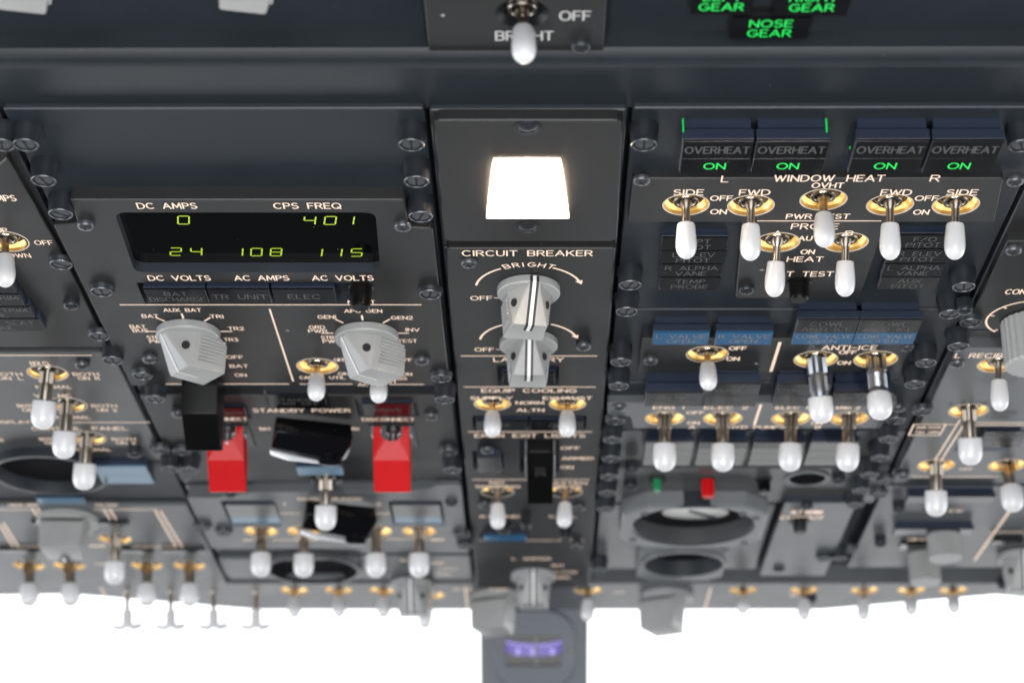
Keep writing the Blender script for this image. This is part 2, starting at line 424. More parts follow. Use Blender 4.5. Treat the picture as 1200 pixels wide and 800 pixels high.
SPEC = {  # kind: lever length, cap length, cap radius, lever radius
    'small': (22.5, 14.0, 4.0, 1.55), 'lock': (26.5, 13.2, 5.7, 3.0), 'long': (29.5, 12.0, 5.6, 4.1), 'thin': (22.0, 13.5, 4.1, 1.5), 'wing': (24.0, 11.0, 2.3, 1.4)}
HOLES = []
def toggle(px, py, tx, ty, z, kind='small', glow=True, up=False, bore=9.0):
    """px, py: middle of the bore in the panel; tx, ty: where the tip of the cap is seen"""
    L, cl, cr, lr = SPEC[kind]; c = P(px, py, z); piv = Vector((c.x, c.y, z - 1.0))
    best = None
    for i in range(-34, 35):
        th = math.radians(i)
        for j in range(-16, 17):
            ph = math.radians(j)
            d = Vector((math.sin(ph), -math.sin(th) * math.cos(ph), math.cos(th) * math.cos(ph)))
            q = proj(piv + d * L)
            e = (q[0] - tx) ** 2 + (q[1] - ty) ** 2 + (0.02 * i) ** 2
            if up and i > 4: e += 30
            if not up and i < -14: e += 30
            if best is None or e < best[0]: best = (e, d)
    d = best[1]; xa = (Vector((1, 0, 0)) - d * d.x).normalized(); ya_ = d.cross(xa)
    rot = Matrix((xa, ya_, d)).transposed().to_euler()
    nm = cached('nut', lambda: MB().lathe([(6.1, -4.2), (6.1, -2.4), (5.7, -2.1), (5.0, -2.1)], 6, 0, False).lathe([(4.9, -3.0), (4.9, -1.2), (4.6, -.8), (3.7, -.8), (3.3, -1.4), (2.9, -3.0)], 28, 0).mesh('bushing', ['nut'], True))
    o = part('toggle_switch', nm, (c.x, c.y, z))
    b = bore
    if glow:
        gm = cached(('bore', b), lambda: MB().lathe([(b - .05, 0), (b - .3, -.9), (b - .55, -1.3)], 36, 1, False).lathe([(b - .55, -1.3), (b - 1.3, -2.7), (b - 2.4, -3.6), (4.6, -4.2)], 36, 0, False).mesh('bore', ['bore_glow', 'bore_wall'], True))
        part('lit_bore', gm, (0, 0, -.02), parent=o)
        rm = cached(('rim', b), lambda: MB().lathe([(b - .15, -.12), (b + .0, .14), (b + .35, .14), (b + .5, .02)], 36, 0, False).mesh('rim', ['bore_rim'], True))
        part('bore_rim', rm, (0, 0, 0), parent=o)
    else:
        dm = cached(('dark', b), lambda: MB().lathe([(b - .05, 0), (b - 1.4, -2.5), (4.6, -3.4)], 36, 0, False).mesh('bore', ['black'], True))
        part('bore', dm, (0, 0, -.02), parent=o)
    s0 = L - cl
    if kind in ('small', 'thin', 'wing'):
        lm = cached(('lev', kind), lambda: MB().lathe([(2.6, -1.5), (2.3, 1.0), (lr * 1.1, 2.4), (lr, 3.2), (lr, s0 + 1)], 20).mesh('lever', ['lever'], True))
        part('lever', lm, (0, 0, -1), rot, parent=o)
    else:
        def mk():
            mb = MB(); mb.lathe([(lr * .62, -1), (lr * .62, s0 * .4), (lr * .9, s0 * .4), (lr, s0 * .46), (lr, s0 + .6)], 24)
            for k in range(2):
                a = k * PI; x = lr * .78
                mb.box(*sorted((math.cos(a) * x - .9, math.cos(a) * x + .9)), -lr * .75, lr * .75, .5, s0 * .42)
            if kind == 'long':
                for k in range(9): mb.lathe([(lr, s0 * .5 + k * .75), (lr + .13, s0 * .5 + k * .75 + .2), (lr, s0 * .5 + k * .75 + .4)], 24, 0, False)
            return mb.mesh('lever', ['lever' if kind == 'lock' else 'steel'], True)
        part('locking_sleeve', cached(('lev', kind), mk), (0, 0, -1), rot, parent=o)
    if kind == 'wing':
        def mk():
            mb = MB().lathe([(2.2, s0), (3.2, s0 + .4), (3.3, L - 1), (2.0, L)], 20)
            for sx in (-1, 1):
                prof = [(0, -3.2), (2.6, -1.6), (9.4, -2.2), (9.9, -1.0), (6.8, 1.0), (2.2, 1.4)]
                vs = [(sx * x, y, L + zz) for y in (-2.2, 2.2) for x, zz in prof]; n = len(prof)
                mb.add(vs, [list(range(n)), [n + k for k in range(n)][::-1]] + [(k, (k + 1) % n, n + (k + 1) % n, n + k) for k in range(n)])
            return mb.mesh('cap', ['cap'], True)
        cm = cached(('cap', kind), mk)
    else:
        cm = cached(('cap', kind), lambda: MB().lathe((cap_prof if kind in ('small', 'thin') else fat_prof)(cr, cl, s0), 28).mesh('cap', ['cap'], True))
    part('lever_cap', cm, (0, 0, -1), rot, parent=o)
    return o
def hull(pts, name, m, bev=0.0, seg=2):
    bm = bmesh.new()
    for p in pts: bm.verts.new(Vector(p) * K)
    r = bmesh.ops.convex_hull(bm, input=bm.verts)
    bmesh.ops.delete(bm, geom=[e for e in r['geom_interior'] if isinstance(e, bmesh.types.BMVert)], context='VERTS')
    bmesh.ops.dissolve_limit(bm, angle_limit=math.radians(2), verts=bm.verts, edges=bm.edges)
    if bev: bmesh.ops.bevel(bm, geom=list(bm.edges), offset=bev * K, segments=seg, profile=.6, affect='EDGES', clamp_overlap=True)
    bmesh.ops.recalc_face_normals(bm, faces=bm.faces)
    me = bpy.data.meshes.new(name); bm.to_mesh(me); bm.free()
    me.materials.append(MATS[m])
    me.polygons.foreach_set('use_smooth', [True] * len(me.polygons))
    try: me.set_sharp_from_angle(angle=math.radians(50))
    except Exception: pass
    return me
def pointer_knob(px, py, z, ang, line=True, H_=18.5, s=1.0, edge=False):
    """px, py: middle of its base on the panel; ang: turn of the pointer from the panel's aft direction"""
    c = P(px, py, z)
    dm = cached('knobdisc', lambda: MB().lathe([(12.9, 0), (13.2, .3), (13.2, 3.0), (12.7, 3.6), (3, 3.7)], 48).mesh('disc', ['knob'], True))
    o = part('rotary_knob', dm, (c.x, c.y, z + .1), (0, 0, math.radians(ang))); o.scale = (s, s, s)
    pts = []
    for sx in (-1, 1):
        pts += [(sx * 2.6, 12.6, 3.4), (sx * 2.2, 12.3, 5.0), (sx * 7.2, 3, H_), (sx * 8.4, -13.6, H_ - .6), (sx * 9.3, 1.5, 3.4), (sx * 9.5, -10, 3.4), (sx * 9.0, -13.6, 6)]
    bm_ = cached(('kbody', H_), lambda: hull(pts, 'body', 'knob', 1.7, 4))
    part('pointer_body', bm_, (0, 0, 0), parent=o)
    def ribs():
        mb = MB()
        for sx in (-1, 1):
            for k in range(8):
                zz = 5.0 + k * 1.45; xx = 9.35 - (zz - 3.4) * (1.35 / 15.1)
                y1 = -0.8; y0 = -12.8
                v = [(sx * (xx - .3), y0, zz - .42), (sx * (xx + .5), y0 + .3, zz - .15), (sx * (xx + .5), y0 + .3, zz + .15), (sx * (xx - .3), y0, zz + .42)]
                v += [(a, y1, q) for a, _, q in v]
                mb.add(v, [(0, 1, 2, 3), (4, 7, 6, 5), (0, 4, 5, 1), (1, 5, 6, 2), (2, 6, 7, 3), (3, 7, 4, 0)])
        return mb.mesh('ribs', ['knob'])
    part('grip_ribs', cached('ribs', ribs), (0, 0, 0), parent=o)['kind'] = 'stuff'
    sc = cached('setscrew', lambda: MB().lathe([(1.75, -.6), (1.75, .42), (0.1, .42)], 20).mesh('set_screw_hole', ['gap']))
    for sx in (-1, 1):
        # the flank between the shoulder (9.3,1.5,3.4)-(7.2,3,H) and the tip
        n = Vector((sx * .80, .55, .17)).normalized()
        pos = Vector((sx * 6.75, 4.6, 9.6))
        part('set_screw_hole', sc, pos, n.to_track_quat('Z', 'Y').to_euler(), parent=o)
    if line == 'thin':
        q = [(12.75, 4.4), (3.35, H_ + .05), (2.5, H_ + .15), (-6, H_ + .12)]
        mb = MB(); mb.add([(-.25 + x, y, z_ + .3) for y, z_ in q for x in (-.3, .3)], [(2 * i, 2 * i + 1, 2 * i + 3, 2 * i + 2) for i in range(3)])
        part('index_line', cached(('thin', H_), lambda: mb.mesh('line', ['knob_white'])), (0, 0, .0), parent=o)
    elif line:
        def stripe(xs, w, lift):
            mb = MB(); q = [(13.3, .8), (13.35, 3.1), (12.75, 4.3), (3.35, H_ - .2), (2.5, H_ + .05), (-2.5, H_ + .05)]
            if edge: q = q[:-1] + [(-11, H_ + .05)]
            vs = []
            for i, (y, zz) in enumerate(q):
                ny, nz = ((.25, 0), (.2, .1), (.12, .1), (.1, .12), (0, .15), (0, .15))[min(i, 5)]
                for x in (xs - w / 2, xs + w / 2): vs.append((x, y + ny * lift, zz + nz * lift))
            mb.add(vs, [(2 * i, 2 * i + 1, 2 * i + 3, 2 * i + 2) for i in range(len(q) - 1)]); return mb
        part('index_line', cached(('idx', edge), lambda: stripe(0, 3.7, 1.0).mesh('line', ['knob_black'])), (0, 0, 0), parent=o)
        part('index_line', cached(('idw', edge), lambda: stripe(0, 1.5, 1.8).mesh('line', ['knob_white'])), (0, 0, 0), parent=o)
    return o
def round_knob(px, py, z, r, h, m='knob', skirt=None, flutes=0):
    c = P(px, py, z); mb = MB()
    if skirt: mb.lathe([(skirt, 0), (skirt, .8), (skirt * .75, 1.5)], 32)
    if flutes:
        vs = []; n = flutes * 4; zs = [(0.6, .6), (1, 1.4), (1, h - 1.0), (.93, h)]
        for k_, zz in zs:
            for i in range(n):
                rr = (r - (.5 if i % 4 in (0, 1) else 0)) * (k_ if k_ != .6 else 1); a = 2 * PI * i / n; vs.append((rr * math.cos(a), rr * math.sin(a), zz))
        fs = [(j * n + i, j * n + (i + 1) % n, (j + 1) * n + (i + 1) % n, (j + 1) * n + i) for j in range(3) for i in range(n)] + [[3 * n + i for i in range(n)]]
        mb.add(vs, fs)
    else: mb.lathe([(r, 0), (r * .97, h - .8), (r * .88, h)], 32)
    return part('rotary_knob' if not m.startswith('black') else 'push_button', mb.mesh('knob', [m], not flutes), (c.x, c.y, z))
def button(px, py, z, r=3.3, h=8.0, m='guard_black', flange=5.2, fm=None):
    c = P(px, py, z)
    me = cached(('btn', r, h, m, flange), lambda: MB().lathe([(flange, 0), (flange, .5), (flange - .5, .9), (r + .5, .9)], 28, 1, False).lathe([(r + .5, .9), (r + .3, h * .8), (r + .1, h - .6), (r - .5, h)], 28).mesh('button', [m, fm or m], True))
    return part('push_button', me, (c.x, c.y, z))
def annunciator(x0, x1, y0, y1, z0, z1, rows, name='warning_light', slope=0.0, mhouse='light_housing', step=0.8):
    """x0..x1, y0..y1: the lens face as seen, at height z1; rows: list of (fraction, material, [(words, material, height)])"""
    ym = (y0 + y1) / 2; a = P(x0, ym, z1); b = P(x1, ym, z1); ya = P(600, y0, z1).y; yb = P(600, y1, z1).y
    cx = (a.x + b.x) / 2; cy = (ya + yb) / 2; hw = (b.x - a.x) / 2; hh = (ya - yb) / 2
    zm = z0 + (z1 - z0) * .5; mb = MB()
    mb.box(-hw + step, hw - step, -hh + step, hh - step, z0 - 3, zm, 0)
    mb.box(-hw, hw, -hh, hh, zm, z1 - .9, 0, .12 if z1 > 1 else 0)
    o = part(name, mb.mesh('housing', [mhouse]), (cx, cy, 0)); o['_o'] = Vector((cx, cy, 0))
    y = hh; tot = sum(r[0] for r in rows)
    for fr, lm, words in rows:
        d = 2 * hh * fr / tot
        me = MB().box(-hw + .15, hw - .15, y - d + .12, y - .12, z1 - .95, z1, 0, .1 if z1 > 1 else 0).mesh('lens', [lm])
        part('lens', me, (0, 0, 0), parent=o)
        k = len(words); y2 = y
        for i, (s, tm, th) in enumerate(words):
            yc = y - d * (i + 1) / (k + 1) if k > 1 else y - d / 2
            if k > 1: yc = y - d / 2 + (k - 1) * th * .72 - i * th * 1.44
            W = min(text_width(s) * th * .95, 2 * hw * .9)
            part('legend', text_mb(s, th, W, th * .13).mesh('legend', [tm]), (0, yc, z1 + .08), parent=o)
        y -= d
    del o['_o']
    return o
def box_part(name, x0, x1, y0, y1, z0, z1, m, ch=.4, xy=None):
    """box whose upper face is seen between these pixel limits"""
    ym = xy or (y0 + y1) / 2; a = P(x0, ym, z1); b = P(x1, ym, z1); ya = P(600, y0, z1).y; yb = P(600, y1, z1).y
    cx, cy = (a.x + b.x) / 2, (ya + yb) / 2
    return part(name, MB().box(a.x - cx, b.x - cx, yb - cy, ya - cy, z0, z1, 0, ch).mesh(name, [m]), (cx, cy, 0))
def recess(px0, px1, py0, py1, z):
    a = P(px0, (py0 + py1) / 2, z); b = P(px1, (py0 + py1) / 2, z); ya = P(600, py0, z).y; yb = P(600, py1, z).y
    return [(a.x, yb), (b.x, yb), (b.x, ya), (a.x, ya)]
# column edges in millimetres
COLX = {'A': (-336, -189.2), 'B': (-187.2, -40.2), 'C': (-38.3, 30.6), 'D': (32.6, 179.6), 'E': (181.6, 328)}
def module(col, y0, y1, label, cat='control panel', zc=2.0, m='chassis', x=None, group='control panels of the overhead', holes=()):
    """a chassis plate filling its column between two picture rows"""
    xa, xb = x or COLX[col]; ya = P(600, y0, zc).y - .4; yb = P(600, y1, zc).y + .4
    thing('control_panel', (xa + xb) / 2, (ya + yb) / 2, label, cat, group)
    pts = rounded([(xa, yb), (xb, yb), (xb, ya), (xa, ya)], 1.2, 3)
    mb = plate_mb(pts, list(holes), -10, zc, .5, mside=1)
    part('chassis', mb.mesh('chassis', [m, 'lit_edge_tone']))
    return CUR
def light_plate(pts, z0, z1, holes=(), m='plate', ch=.45, r=1.5, name='light_plate', mm=False, side=None):
    """pts: outline as picture points on the face (or millimetres)"""
    q = [Vector(p) for p in pts] if mm else [P(x, y, z1) for x, y in pts]
    q = rounded(ccw(q), r, 4)
    mb = plate_mb(q, list(holes), z0, z1, ch, mhole=1)
    return part(name, mb.mesh(name, [m, side or 'lit_edge_tone']))
def bore_hole(px, py, z, r=9.0):
    c = P(px, py, z); return circle(c, r, 36)
def LP(z, pts):
    """outline points; 'L'/'R' stand for the column's own edges"""
    out = []
    for x, y in pts:
        if x == 'L': out.append(Vector((CX[0] + .7, P(600, y, z).y)))
        elif x == 'R': out.append(Vector((CX[1] - .7, P(600, y, z).y)))
        else: p = P(x, y, z); out.append(Vector((p.x, p.y)))
    return out
def plate(z, pts, holes=(), m='plate', z0=2.0, r=1.5, ch=.45, side=None, name='light_plate'):
    return light_plate(LP(z, pts), z0, z, holes, m, ch, r, name, True, side)
# ================================================================== setting
# the overhead frame behind all the panels: a sheet with a rounded aft lip, and the deep dark wells between the columns
Y = lambda y, z=0.0: P(600, y, z).y
mb = MB()
yl0, yl1 = Y(72), Y(52)
prof = [(Y(125, 0), 0.0), (yl0, 0.0), (yl0 + 4, .6), (yl0 + 8, 2.2), (yl1 - 9, 3.6), (yl1 - 5, 3.9), (yl1 - 2, 3.2), (yl1, 1.2), (yl1, -14)]
prof = [(Y(690, -9), -9.0), (Y(128, -9), -9.0)] + prof
n = len(prof); vs = [(x, y, z) for x in (-420, 420) for y, z in prof]
mb.add(vs, [(i, n + i, n + i + 1, i + 1) for i in range(n - 1)])
structure('overhead_frame', mb.mesh('overhead_frame', ['frame_paint'], True), PM.copy())
# the aft overhead surface above the lip
mb = MB().box(-420, 420, Y(53.5, -5), Y(-160, -5), -16, -5)
structure('ceiling', mb.mesh('ceiling', ['frame_paint']), PM.copy())
# the overcast outside, seen through the windshield
mb = MB(); vs = []; R_ = 4200; na, nb = 24, 12
for j in range(nb + 1):
    el = math.radians(-33 + 63 * j / nb)
    for i in range(na + 1):
        az = math.radians(-75 + 150 * i / na)
        vs.append((R_ * math.cos(el) * math.sin(az), R_ * math.cos(el) * math.cos(az), R_ * math.sin(el)))
mb.add(vs, [(j * (na + 1) + i, (j + 1) * (na + 1) + i, (j + 1) * (na + 1) + i + 1, j * (na + 1) + i + 1) for j in range(nb) for i in range(na)])
structure('sky', mb.mesh('sky', ['sky_glow']), Matrix.Translation(cam_pos))
# ================================================================== aft switch panel
a = P(503, 64, 2); b = P(707, 64, 2)
thing('switch_panel', (a.x + b.x) / 2, a.y + 15, 'small panel with an OFF and BRIGHT switch at the top edge of the photo', 'switch panel')
pts = [(a.x, a.y), (b.x, b.y), (b.x, b.y + 75), (a.x, b.y + 75)]
light_plate(pts, -5, 2, [bore_hole(612, 16, 2, 8.6)], mm=True, r=2.5)
toggle(612, 16, 614, 69, 2, 'small', glow=False, bore=8.7)
txt('OFF', 655, 693, 18.5, 2, 5.2, 'legend_print'); txt('BRIGHT', 580, 649, 42, 2, 5.2, 'legend_print')
plus(519, 18, 2); screw(681, 59, 2, 2.2, 'screw_dark')
# grey knob ends showing at the upper edge
for kx, lab in ((32, 'light grey knob end at the far left of the top edge'), (289, 'light grey knob end on the top edge, right of the corner one')):
    c = P(kx, -46, -5); thing('rotary_knob', c.x, c.y, lab, 'knob', 'grey knobs on the aft overhead')
    pointer_knob(kx, -46, -5, 168, line=False, H_=17)
# gear lamps
ends = ((810, 882, -12, 18, ('LEFT', 'GEAR'), 'black light reading LEFT GEAR in green'),
        (909, 996, -12, 20, ('RIGHT', 'GEAR'), 'black light reading RIGHT GEAR in green'),
        (856, 949, 22, 46, ('NOSE', 'GEAR'), 'black light reading NOSE GEAR in green, below the other two gear lights'))
for x0, x1, y0, y1, ws, lab in ends:
    c = P((x0 + x1) / 2, (y0 + y1) / 2, 0); thing('indicator_light', c.x, c.y, lab, 'indicator light', 'landing gear lights')
    annunciator(x0, x1, y0, y1, -5, 0, [(1, 'lens_black', [(t, 'legend_lamp', 4.0) for t in ws])], name='light_body', mhouse='black')
# ================================================================== column B: electrical panels
CX = COLX['B']; zl = 7.5
module('B', 126, 458, 'electrical metering panel with the black digital display and two grey selector knobs')
disp = rounded([P(134, 249, zl), P(440, 249, zl), P(446, 319, zl), P(158, 319, zl)], 5, 5)
hs = [disp, recess(165, 412, 331, 356, zl), bore_hole(372, 430, zl, 9.0), bore_hole(444, 430, zl, 9.0)]
plate(zl, [(82, 234), (474, 234), (479, 266), ('R', 268), ('R', 452), ('L', 452), ('L', 264), (91, 262)], hs)
# display
q = [P(118, 238, 3.2), P(462, 238, 3.2), P(470, 330, 3.2), P(135, 330, 3.2)]
part('display_glass', plate_mb(q, [], 2, 3.2, .1).mesh('glass', ['glass', 'glass']))
SEG = {'0': 'abcdef', '1': 'bc', '2': 'abged', '4': 'fgbc', '5': 'afgcd', '8': 'abcdefg'}
def digit(ch, x, y):
    w_, h_ = 4.3, 6.8; s_ = {'a': ((.12, 1), (.88, 1)), 'b': ((1, .93), (1, .56)), 'c': ((1, .44), (1, .07)), 'd': ((.12, 0), (.88, 0)), 'e': ((0, .07), (0, .44)), 'f': ((0, .56), (0, .93)), 'g': ((.12, .5), (.88, .5))}
    mb = MB()
    for k in SEG[ch]:
        ribbon(mb, [((u - .5) * w_ + .16 * (v - .5) * h_, (v - .5) * h_) for u, v in s_[k]], .6, 0)
    p = P(x, y, 3.4); part('digit', mb.mesh('digit', ['segment']), p)
for ch, x, y in (('0', 215, 258), ('4', 363, 258.5), ('0', 387, 258.5), ('1', 408, 258.5), ('2', 206, 295), ('4', 230, 295), ('1', 278, 295.5), ('0', 300.5, 295.5), ('8', 323.5, 295.5), ('1', 371, 296), ('1', 394, 296), ('5', 418, 296)): digit(ch, x, y)
for t in (('DC AMPS', 160, 231, 241, 4.4), ('CPS FREQ', 320, 400, 241, 4.4), ('DC VOLTS', 173, 247, 325.5, 4.4), ('AC AMPS', 274, 339, 325.5, 4.4), ('AC VOLTS', 365, 438, 325.5, 4.4),
          ('AUX BAT', 191, 236, 363), ('BAT', 166, 186, 370), ('TR1', 246, 262, 370.5), ('TR2', 267, 286, 384.5), ('TR3', 262, 279, 397.5), ('BAT', 152, 171, 382.3), ('BUS', 155, 174, 386.8),
          ('STBY', 172, 192, 395), ('PWR', 175, 193, 399.5), ('OFF', 265, 285, 418), ('BAT', 269, 291, 428.5), ('ON', 275, 289, 439),
          ('GEN1', 372, 394, 371), ('APU GEN', 403, 448, 364), ('GEN2', 458, 484, 372), ('INV', 475, 492, 386), ('TEST', 466, 489, 399), ('GRD', 362, 381, 383), ('PWR', 361, 384, 387.5),
          ('STBY', 376, 397, 395), ('PWR', 378, 399, 399.5), ('OFF', 391, 405, 421.3), ('ON', 396, 409, 437.5), ('CAB', 351, 366, 442), ('UTIL', 386, 405, 442), ('OFF', 467, 483, 421.3), ('ON', 470, 483, 438),
          ('PASS', 457, 477, 443), ('SEAT', 437, 466, 447), ('AC', 419, 432, 450.3), ('MAINT', 407, 440, 353.6)):
    txt(t[0], t[1], t[2], t[3], zl, t[4] if len(t) > 4 else 3.2)
for l in ([(141, 356.8), (493, 356.8)], [(316, 362), (343.5, 446)], [(195, 449.5), (338, 449.5)], [(352, 449.5), (412, 449.5)], [(457, 450), (496, 450)]): rule(l, zl)
c = P(221, 388, zl); ticks(c.x, c.y, zl, 14, 18.5, [90, 52, 128, 0, 180]); c = P(428, 390, zl); ticks(c.x, c.y, zl, 14, 18.5, [90, 52, 128, 0, 180])
plus(337, 387, zl)
for x0, x1, ws in ((171, 243, ('BAT', 'DISCHARGE')), (245, 317, ('TR UNIT',)), (320, 393, ('ELEC',))):
    annunciator(x0, x1, 339, 355.5, 2, 9.0, [(1, 'lens_black', [(t, 'legend_dim', 3.6 if len(ws) > 1 else 4.2) for t in ws])], mhouse='light_housing', step=.1)
button(423, 336, zl, 3.9, 9.5)
toggle(372, 429, 370, 467, zl, 'small', up=True); toggle(444, 432, 444, 469, zl, 'small', up=True)
pointer_knob(221, 388, zl, 50, H_=18.5, s=1.04, line='thin'); pointer_knob(430, 391, zl, 50, H_=18.5, s=1.04, line='thin')
for x, y, t in ((30, 171, 1), (51, 213, 1), (71, 252, 1), (482, 171, 1), (488, 214, 1), (493, 255, 1)): captive(x, y, True)
for x, y in ((119, 343), (504, 346), (167, 441), (517, 444)): captive(x, y, False, zl - .2)
for x, y in ((100, 268), (472, 269)): screw(x, y, zl, 2.2)
for x, y in ((175, 424), (494, 426)): screw(x, y, zl, 2.2)
# ---- generator drive and standby power
module('B', 459, 566, 'generator drive panel with two red switch guards and a black standby power guard', m='plate_mid')
zb = 5.0
plate(zb, [('L', 463), ('R', 463), ('R', 563), ('L', 563)], [recess(312, 386, 457, 481, zb), recess(418, 490, 468, 488, zb), recess(247, 292, 473, 490, zb)], 'plate', r=.8)
annunciator(314, 382, 462, 479, 2, zb + 1, [(1, 'lens_black', [('STANDBY', 'legend_dim', 3.2), ('PWR OFF', 'legend_dim', 3.2)])])
annunciator(425, 484, 473, 487, 2, zb + 1.5, [(1, 'lens_black', [('DRIVE', 'legend_dim', 3.4)])])
annunciator(255, 288, 478, 489, 2, zb + 1.5, [(1, 'lens_black', [('DRIVE', 'legend_dim', 3)])])
txt('STANDBY POWER', 296, 411, 480.5, zb, 4.2); txt('DISCONNECT', 424, 486, 491, zb, 3.6); txt('DISCONNECT', 231, 290, 490.5, zb, 3.6); txt('2', 448, 452, 468, zb, 3.2)
txt('BAT', 304, 318, 502, zb, 3.6); txt('AUTO', 406, 421, 502, zb, 3.6)
def guard(px, py, z, m, w=17.6, scale=1.0, notch=True, lean=0):
    """hinged switch guard; px, py: its hinge on the panel"""
    c = P(px, py, z); s = scale
    prof = [(2.0, 0.6), (.5, 7), (-4.5, 15.5), (-16.5, 27.5)]           # y, z down the camera side
    back = [(-9, .6), (-13, 6), (-19, 15), (-20, 26.5)]
    hw = w / 2; mb = MB(); vs = []
    rows = []
    mb2 = [(x * 1, y * s, zz * s) for x in (0,) for y, zz in prof]
    front = [(y * s, zz * s) for y, zz in prof]; bk = [(y * s, zz * s) for y, zz in back]
    # front skin with a U-shaped opening at the hinge end
    U = []
    if notch:
        k = 10; fy0, fz0 = front[0]; fy1, fz1 = front[1]; fy2, fz2 = front[2]
        def at(v):   # along the front profile, v in 0..1 over the first two spans
            if v < .45: t = v / .45; return (fy0 + (fy1 - fy0) * t, fz0 + (fz1 - fz0) * t)
            t = (v - .45) / .55; return (fy1 + (fy2 - fy1) * t, fz1 + (fz2 - fz1) * t)
        xs = [-hw, -hw * .55, hw * .55, hw]
        top = [(x, *at(0)) for x in (-hw, -hw * .55)]
        arcp = [(hw * .55 * math.cos(PI + PI * i / k), .30 - .30 * math.sin(PI * i / k) * -1) for i in range(k + 1)]
        left = [(-hw, 0), (-hw * .55, 0)] ; pts = [(-hw, 0.0), (-hw * .6, 0.0)] + [(hw * .6 * math.cos(PI - PI * i / k), .22 + .26 * math.sin(PI * i / k)) for i in range(k + 1)] + [(hw * .6, 0.0), (hw, 0.0), (hw, 1.0), (-hw, 1.0)]
        tri = tessellate_polygon([[Vector((a_, b_ * 20, 0)) for a_, b_ in pts]])
        V3 = [(a_, *at(b_)) for a_, b_ in pts]
        mb.add(V3, [tuple(t) for t in tri])
        mb.add([(a_, y - .9, zz) for a_, y, zz in V3], [tuple(t) for t in tri])
        mb.add(V3 + [(a_, y - .9, zz) for a_, y, zz in V3], [(i, i + 1, len(V3) + i + 1, len(V3) + i) for i in range(1, len(V3) - 4)])
        f2 = front[2:]
    else: f2 = front
    vs = [(x, y, zz) for y, zz in f2 for x in (-hw, hw)]
    mb.add(vs, [(2 * i, 2 * i + 1, 2 * i + 3, 2 * i + 2) for i in range(len(f2) - 1)])
    # sides and end
    for sx in (-1, 1):
        vs = [(sx * hw, y, zz) for y, zz in front] + [(sx * hw, y, zz) for y, zz in bk]; nn = len(front)
        mb.add(vs, [(i, i + 1, nn + i + 1, nn + i) for i in range(nn - 1)])
    (y1, z1), (y2, z2) = front[-1], bk[-1]
    mb.add([(-hw, y1, z1), (hw, y1, z1), (hw, y2, z2), (-hw, y2, z2)], [(0, 1, 2, 3)])
    o = part('switch_guard', mb.mesh('guard', [m]), (c.x, c.y, z), (0, 0, math.radians(lean)))
    part('hinge_pin', cached('hinge', lambda: MB().box(-9.8, -8.6, -3, 2.6, -1, 5, 0, .3).box(8.6, 9.8, -3, 2.6, -1, 5, 0, .3).box(-8, -5, -1, 1.5, 0, 2.6, 0, .3).mesh('hinge', ['steel'])), (0, 0, 0), parent=o)
    bs = cached(('gbase', round(w)), lambda: MB().box(-hw - 2.2, hw + 2.2, -26, 3.4, -1, .7, 0, .2).mesh('base', ['black']))
    part('guard_base', bs, (0, 0, 0), parent=o)
    return o
gd = guard(265, 500, zb, 'red_plastic'); gd['label'] = 'red guard half hidden under the black guard'
gd = guard(459, 500, zb, 'red_plastic'); gd['label'] = 'red guard under the word DISCONNECT'
def lever_nub(px, py, z):
    c = P(px, py, z); part('guarded_lever', cached('nub', lambda: MB().lathe([(3.6, 0), (3.6, 2), (2, 3), (1.7, 5), (2.4, 5.4), (2.6, 7.4), (2, 8.6), (.5, 9)], 20).mesh('nub', ['steel'], True)), (c.x, c.y, z))
lever_nub(267, 502, zb); lever_nub(461, 503, zb)
# tall black battery guard standing in front of the knob
c = P(236, 434, zl)
bg = hull([(x, y, z_) for x in (-8, 8) for y, z_ in ((6, -3), (-18, -3), (3, 8), (-2, 20), (-20, 31), (-25, 29))], 'guard', 'guard_black', .6)
part('switch_guard', bg, (c.x, c.y, zl + .0), label='tall black guard rising from below the left grey knob')
# glossy black standby power guard lying aslant, and a pale bar imitating a reflection along its edge
def slab_guard(x, y, z, ang, L_, lab, w_=12):
    c = P(x, y, z)
    me = hull([(-L_ / 2, 8, 2), (L_ / 2, 8, 2), (-L_ / 2, w_, 12), (L_ / 2, w_, 12), (-L_ / 2 - 1, 3, 17), (L_ / 2 - 4, 1, 19), (L_ / 2 + 1, -4, 15), (-L_ / 2 + 4, -6, 6), (L_ / 2, -6, 6)], 'slab', 'black_gloss', .9)
    o = part('switch_guard', me, (c.x, c.y, z), (math.radians(-8), 0, math.radians(ang)), label=lab)
    part('reflection_bar', cached(('pe', L_), lambda: hull([(-L_ / 2 - 1.5, 2.5, 17.2), (-L_ / 2 - 1.2, 1.9, 18.6), (-L_ / 2 + 8, .4, 21.0), (-L_ / 2 + 9, 1.4, 18.8), (L_ / 2 - 4, -1.5, 20.0), (L_ / 2 - 4, -1.5, 19.4), (-L_ / 2, -3, 17), (L_ / 2 - 4, -3, 18)], 'edge', 'reflection_pale', .15)), (0, 0, 0.1), parent=o)
    part('guard_tab', cached(('gt', L_), lambda: hull([(L_ / 2 - 9 + 6 * math.cos(a * PI / 4), 1 + 4 * math.sin(a * PI / 4), zz) for a in range(8) for zz in (10, 20.5)], 'tab', 'black_gloss', .8)), (0, 0, 0), parent=o)
    return o
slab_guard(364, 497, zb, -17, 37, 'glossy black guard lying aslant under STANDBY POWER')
screw(209, 488, zb, 2.4, 'screw_steel', post=2); screw(505, 491, zb, 2.2)
for x, y in ((182, 468), (521, 469)): captive(x, y, True, 5)
for x, y in ((188, 528), (213, 530), (526, 530)): captive(x, y, False, zb - .2)
for x, y in ((199, 550), (222, 551), (530, 551)): captive(x, y, True, 3)
